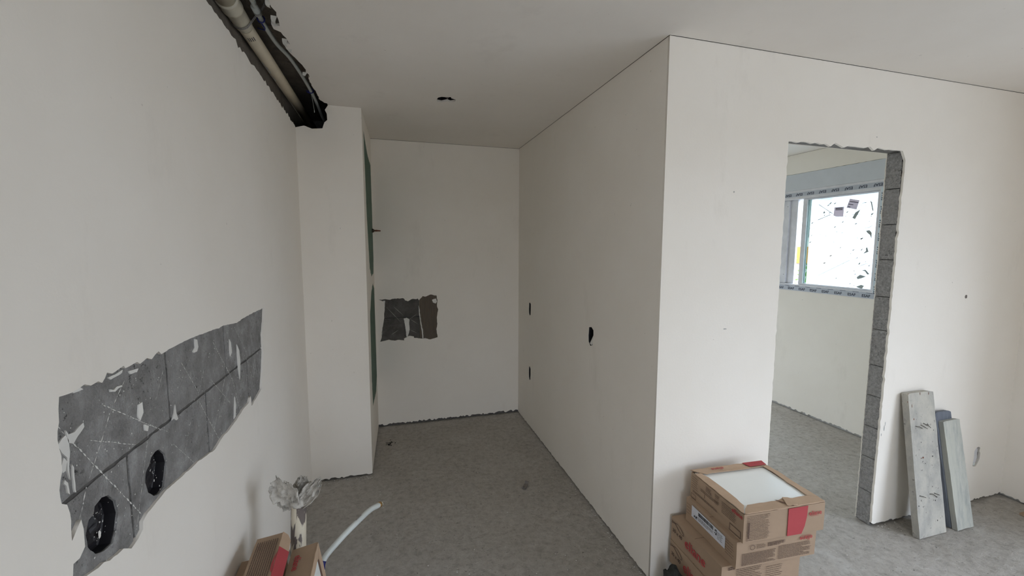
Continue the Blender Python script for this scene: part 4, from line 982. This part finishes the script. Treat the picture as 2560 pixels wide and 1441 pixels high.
# ------------------------------------------------------------------ white hose with brass ring
hp = [Vector((.200, 1.98, -.001)), Vector((.222, 2.03, .09)), at(808, 1403, 2, .165), at(850, 1350, 2, .205), at(893, 1306, 2, .225), at(925, 1276, 2, .222), at(948, 1263, 2, .208)]
t = thing('drain_hose', 'white flexible hose curving up from the floor behind the left cartons', 'hose', Matrix.Translation(hp[0]))
hs = spline(hp, 48)
tubeobj('hose_body', [q-hp[0] for q in hs], .0140, 'hose_white', t, 18)
i0 = min(range(len(hs)), key=lambda i: (hs[i]-hp[2]).length)
tubeobj('blue_sleeve', [q-hp[0] for q in hs[i0-4:i0+1]], .0150, 'blue_tie', t, 18)
hd = (hs[-1]-hs[-2]).normalized()
tubeobj('brass_ring', [hs[-1]-hp[0]+hd*s for s in (-.004, -.003, .010, .011)], [.014, .0155, .0155, .013], 'brass', t, 18)
tubeobj('ivory_tip', [hs[-1]-hp[0]+hd*s for s in (.010, .020, .024)], [.0115, .012, .008], 'cable_ivory', t, 14)
hm = (i0+len(hs))//2
bm = bmesh.new()
for k in range(3):
    s_ = hs[hm-1+k]; bm.faces
lines(bm, hs[hm]-hp[0]+Vector((-.006, -.004, .0142)), (hs[hm+2]-hs[hm]).normalized(), Vector((-(hs[hm+2]-hs[hm]).y, (hs[hm+2]-hs[hm]).x, 0)).normalized(), 0, .05, -.004, .004, 3, .0012, 61, .0)
bmobj('printed_marks', bm, 'ink_brown', t)

# ------------------------------------------------------------------ boards leaning on the wall
def plank(label, bl, br, tl_, tr_, th, mat, edge, seed, round_=.02, kn=()):
    bl, br, tl_, tr_ = map(Vector, (bl, br, tl_, tr_)); nrm = (br-bl).cross(tl_-bl).normalized()   # towards the viewer (-y)
    if nrm.y > 0: nrm = -nrm
    ex = (br-bl).normalized(); ez = nrm*-1
    t = thing('form_board', label, 'board', Matrix.Translation(bl), 'boards leaning beside the doorway')
    n, mth = 30, 8; bm = bmesh.new(); F_, B_ = [], []
    for i in range(n+1):
        v = i/n; rf, rb = [], []
        for j in range(mth+1):
            u = j/mth
            p = bl.lerp(br, u).lerp(tl_.lerp(tr_, u), v)
            e_ = (.5-abs(u-.5))*2
            w_ = .0030*noise.noise(Vector((v*9, seed, u*2)))*(1 if j in (0, mth) else .3)
            if i == n: p = p-(tl_-bl).normalized()*round_*max(0, 1-e_*4)**2
            if i == 0: p = p+Vector((0, 0, .006*abs(noise.noise(Vector((u*9, seed, 0))))))
            p = p+ex*w_
            rf.append(bm.verts.new(p-bl)); rb.append(bm.verts.new(p-bl-nrm*th))
        F_.append(rf); B_.append(rb)
    for i in range(n):
        for j in range(mth):
            bm.faces.new((F_[i][j], F_[i][j+1], F_[i+1][j+1], F_[i+1][j])).material_index = 0
            bm.faces.new((B_[i][j], B_[i+1][j], B_[i+1][j+1], B_[i][j+1])).material_index = 0
        for j in (0, mth): bm.faces.new((F_[i][j], F_[i+1][j], B_[i+1][j], B_[i][j])).material_index = 1
    for i in (0, n):
        for j in range(mth): bm.faces.new((F_[i][j], F_[i][j+1], B_[i][j+1], B_[i][j])).material_index = 1
    bmesh.ops.recalc_face_normals(bm, faces=bm.faces)
    bmobj('plank', bm, [mat, edge], t)
    return t, bl, br, tl_, tr_, nrm
B1 = plank('tallest form board, spotted pale cement face with bent nails', (3.455, 1.530, .0), (3.682, 1.530, 0), (3.441, 1.645, .825), (3.655, 1.645, .822), .034, 'board_cement', 'board_edge', 1, .005)
B2 = plank('slate-blue form board behind the narrow pale one', (3.752, 1.548, 0), (3.895, 1.552, 0), (3.706, 1.652, .680), (3.846, 1.652, .677), .026, 'board_slate', 'board_slate', 2, .007)
B3 = plank('narrow pale grey form board in front of the slate-blue one', (3.759, 1.518, 0), (3.903, 1.518, 0), (3.729, 1.622, .632), (3.875, 1.622, .634), .0265, 'board_grey', 'board_edge_green', 3, .003)
t, bl, br, tl_, tr_, nrm = B1
def onb(u, v, lift=.0): return bl.lerp(br, u).lerp(tl_.lerp(tr_, u), v)+nrm*lift-bl
cb_ = lambda x, y: (2240+x*.1388, 960+y*.1388)
def buv(x, y, oy=960):
    px, py = 2240+x*.1388, oy+y*.1388
    # plane of the face
    v = fw+rt*((px-1280)/F)-up*((py-720.5)/F); tt = (bl-CAM).dot(nrm)/v.dot(nrm); p_ = CAM+v*tt
    return p_
for (pts, oy) in (([(345,765),(395,770),(440,795),(462,805)], 960), ([(438,740),(490,775),(540,805)], 960), ([(530,735),(570,760),(598,788)], 960), ([(480,710),(520,738),(565,735)], 960), ([(595,542),(640,540),(680,570),(725,598)], 1160), ([(688,530),(725,545),(758,558)], 1160), ([(428,580),(470,588),(512,602)], 1160)):
    pp = [buv(x, y, oy)+nrm*(.004+.004*math.sin(k)) for k, (x, y) in enumerate(pts)]
    tubeobj('bent_nail', [q-bl for q in pp], .0017, 'steel_dark', t, 6)
for (x, y, r_, oy) in ((565,725,.003,960),(450,1055,.003,960),(525,1436,.003,960),(658,1305,.004,960),(410,765,.0035,1160),(745,1020,.004,1160),(705,660,.004,1160),(428,580,.003,1160),(725,598,.003,1160),(758,558,.003,1160),(688,530,.003,1160),(672,835,.003,960)):
    c_ = buv(x, y, oy)+nrm*.0012-bl; ex_ = (br-bl).normalized(); ez_ = (tl_-bl).normalized()
    bm = bmesh.new(); bm.faces.new([bm.verts.new(c_+ex_*a+ez_*b) for a, b in rand_poly(r_, 8)]); bmobj('nail_hole', bm, 'ink_black', t)
for (x, y, rx, ry, oy) in ((485,1330,.006,.005,960),(455,1345,.003,.003,960),(285,400,.0015,.012,960),(205,330,.002,.006,960),(430,180,.002,.008,960),(585,175,.002,.008,960),(215,185,.004,.002,960),(320,640,.003,.006,960)):
    c_ = buv(x, y, oy)+nrm*.0010-bl
    bm = bmesh.new(); bm.faces.new([bm.verts.new(c_+ex_*a+ez_*b) for a, b in rand_poly(1, 9, rx, ry)]); bmobj('rust_stain', bm, 'rust', t)

# ------------------------------------------------------------------ small things on the floor
dc = at(1313, 1216, 2, .01)
t = thing('metal_bracket', 'small bent dark bracket lying on the niche floor', 'bracket', Matrix.Translation((dc.x, dc.y, .0)) @ Matrix.Rotation(.95, 4, 'Z'))
bm = bmesh.new()
pf = [(-.035, .012), (-.030, .004), (.025, .003), (.034, .014), (.042, .026), (.034, .024), (.026, .012), (-.024, .010), (-.030, .018)]
vs = [[bm.verts.new((x_, y_, z_)) for x_, z_ in pf] for y_ in (-.013, .013)]
bm.faces.new(vs[0]); bm.faces.new(vs[1][::-1])
for k in range(len(pf)): bm.faces.new((vs[0][k], vs[1][k], vs[1][(k+1) % len(pf)], vs[0][(k+1) % len(pf)]))
bmesh.ops.recalc_face_normals(bm, faces=bm.faces); bmobj('bent_plate', bm, 'grey_debris', t)
tubeobj('bolt_head', [(-.028, 0, .010), (-.028, 0, .017)], .005, 'ink_black', t, 10)

def chips(name, label, pts, mat, smin, smax, seed):
    r = random.Random(seed); bm = bmesh.new()
    for (x, y) in pts:
        s = r.uniform(smin, smax)
        q = [Vector((r.uniform(-1, 1), r.uniform(-1, 1), 0)).normalized()*s for _ in range(5)]; a0_ = r.random()*6
        base = [bm.verts.new((x+s*math.cos(a0_+k*1.256)*r.uniform(.6, 1.3), y+s*math.sin(a0_+k*1.256)*r.uniform(.6, 1.3), -.001)) for k in range(5)]
        topv = bm.verts.new((x+r.uniform(-.3, .3)*s, y+r.uniform(-.3, .3)*s, s*r.uniform(.4, .9)))
        for k in range(5): bm.faces.new((base[k], base[(k+1) % 5], topv))
    o = bmobj(name, bm, mat); tag(o, label, 'crumbs', None, 'stuff'); return o
r = random.Random(5); P_ = []
for k in range(150): P_.append((r.uniform(.45, XR-.03), r.uniform(1.6, YB-.03)))
for k in range(60): P_.append((r.uniform(XC, XR), YB-.01-abs(r.gauss(0, .03))))
for k in range(110): P_.append((XR-.005-abs(r.gauss(0, .04)), r.uniform(YE, YB)))
for k in range(70): P_.append((r.uniform(0.02, XC+.02), YC-.004-abs(r.gauss(0, .03))))
for k in range(50):
    q = at(1345+r.gauss(0, 14), 1120+r.gauss(0, 9), 2, 0); P_.append((min(q.x, XR-.004), q.y))
for k in range(45): q = at(r.uniform(1960, 2150), r.uniform(1100, 1400), 2, 0); P_.append((q.x, min(q.y, 4.7)))
for k in range(50): P_.append((r.uniform(D1, XE-.02), YE-.004-abs(r.gauss(0, .03))))
P_ = [p for p in P_ if not (XR-.0 < p[0] < D0+.02 and YE < p[1] < YE+TH) and not (p[0] < XC+.003 and p[1] > YC)]
chips('plaster_crumbs', 'tiny white plaster crumbs scattered over the cement floor', P_, 'debris_plaster', .0015, .0048, 8)
P2 = [(r.uniform(.4, XE-.1), r.uniform(.9, 4.0)) for k in range(60)]
P2 = [p for p in P2 if not (XR-.05 < p[0] < D0+.05 and YE-.05 < p[1] < YE+TH+.05) and not (p[0] < XC+.03 and p[1] > YC) and not (D1-.03 < p[0] and YE-.2 < p[1] < YE+TH+.05) and not (XR-.03 < p[0] < XR+.12 and p[1] > YE-.03) and not (1.8 < p[0] < 2.4 and 1.2 < p[1] < 1.7)]
chips('dark_grit', 'dark grit and small stones scattered over the cement floor', P2, 'grey_debris', .0015, .004, 9)
qd = at(975, 1108, 2, 0)
P3 = [(qd.x+r.gauss(0, .022), qd.y+r.gauss(0, .03)) for k in range(22)]
chips('rubble_patch', 'little heap of dark rubble on the floor at the back of the niche', P3, 'dark_cavity', .003, .008, 10)

q = at(2552, 1290, 2, .0)
t = thing('cardboard_scrap', 'brown scrap on the floor at the extreme right, cut off by the edge of view', 'scrap', Matrix.Translation((q.x+.035, q.y-.02, 0)))
bm = bmesh.new(); carton(bm, (-.03, -.05, 0), (.05, .03, .012), 33, .003, 4); bmobj('torn_board', bm, 'cardboard', t)
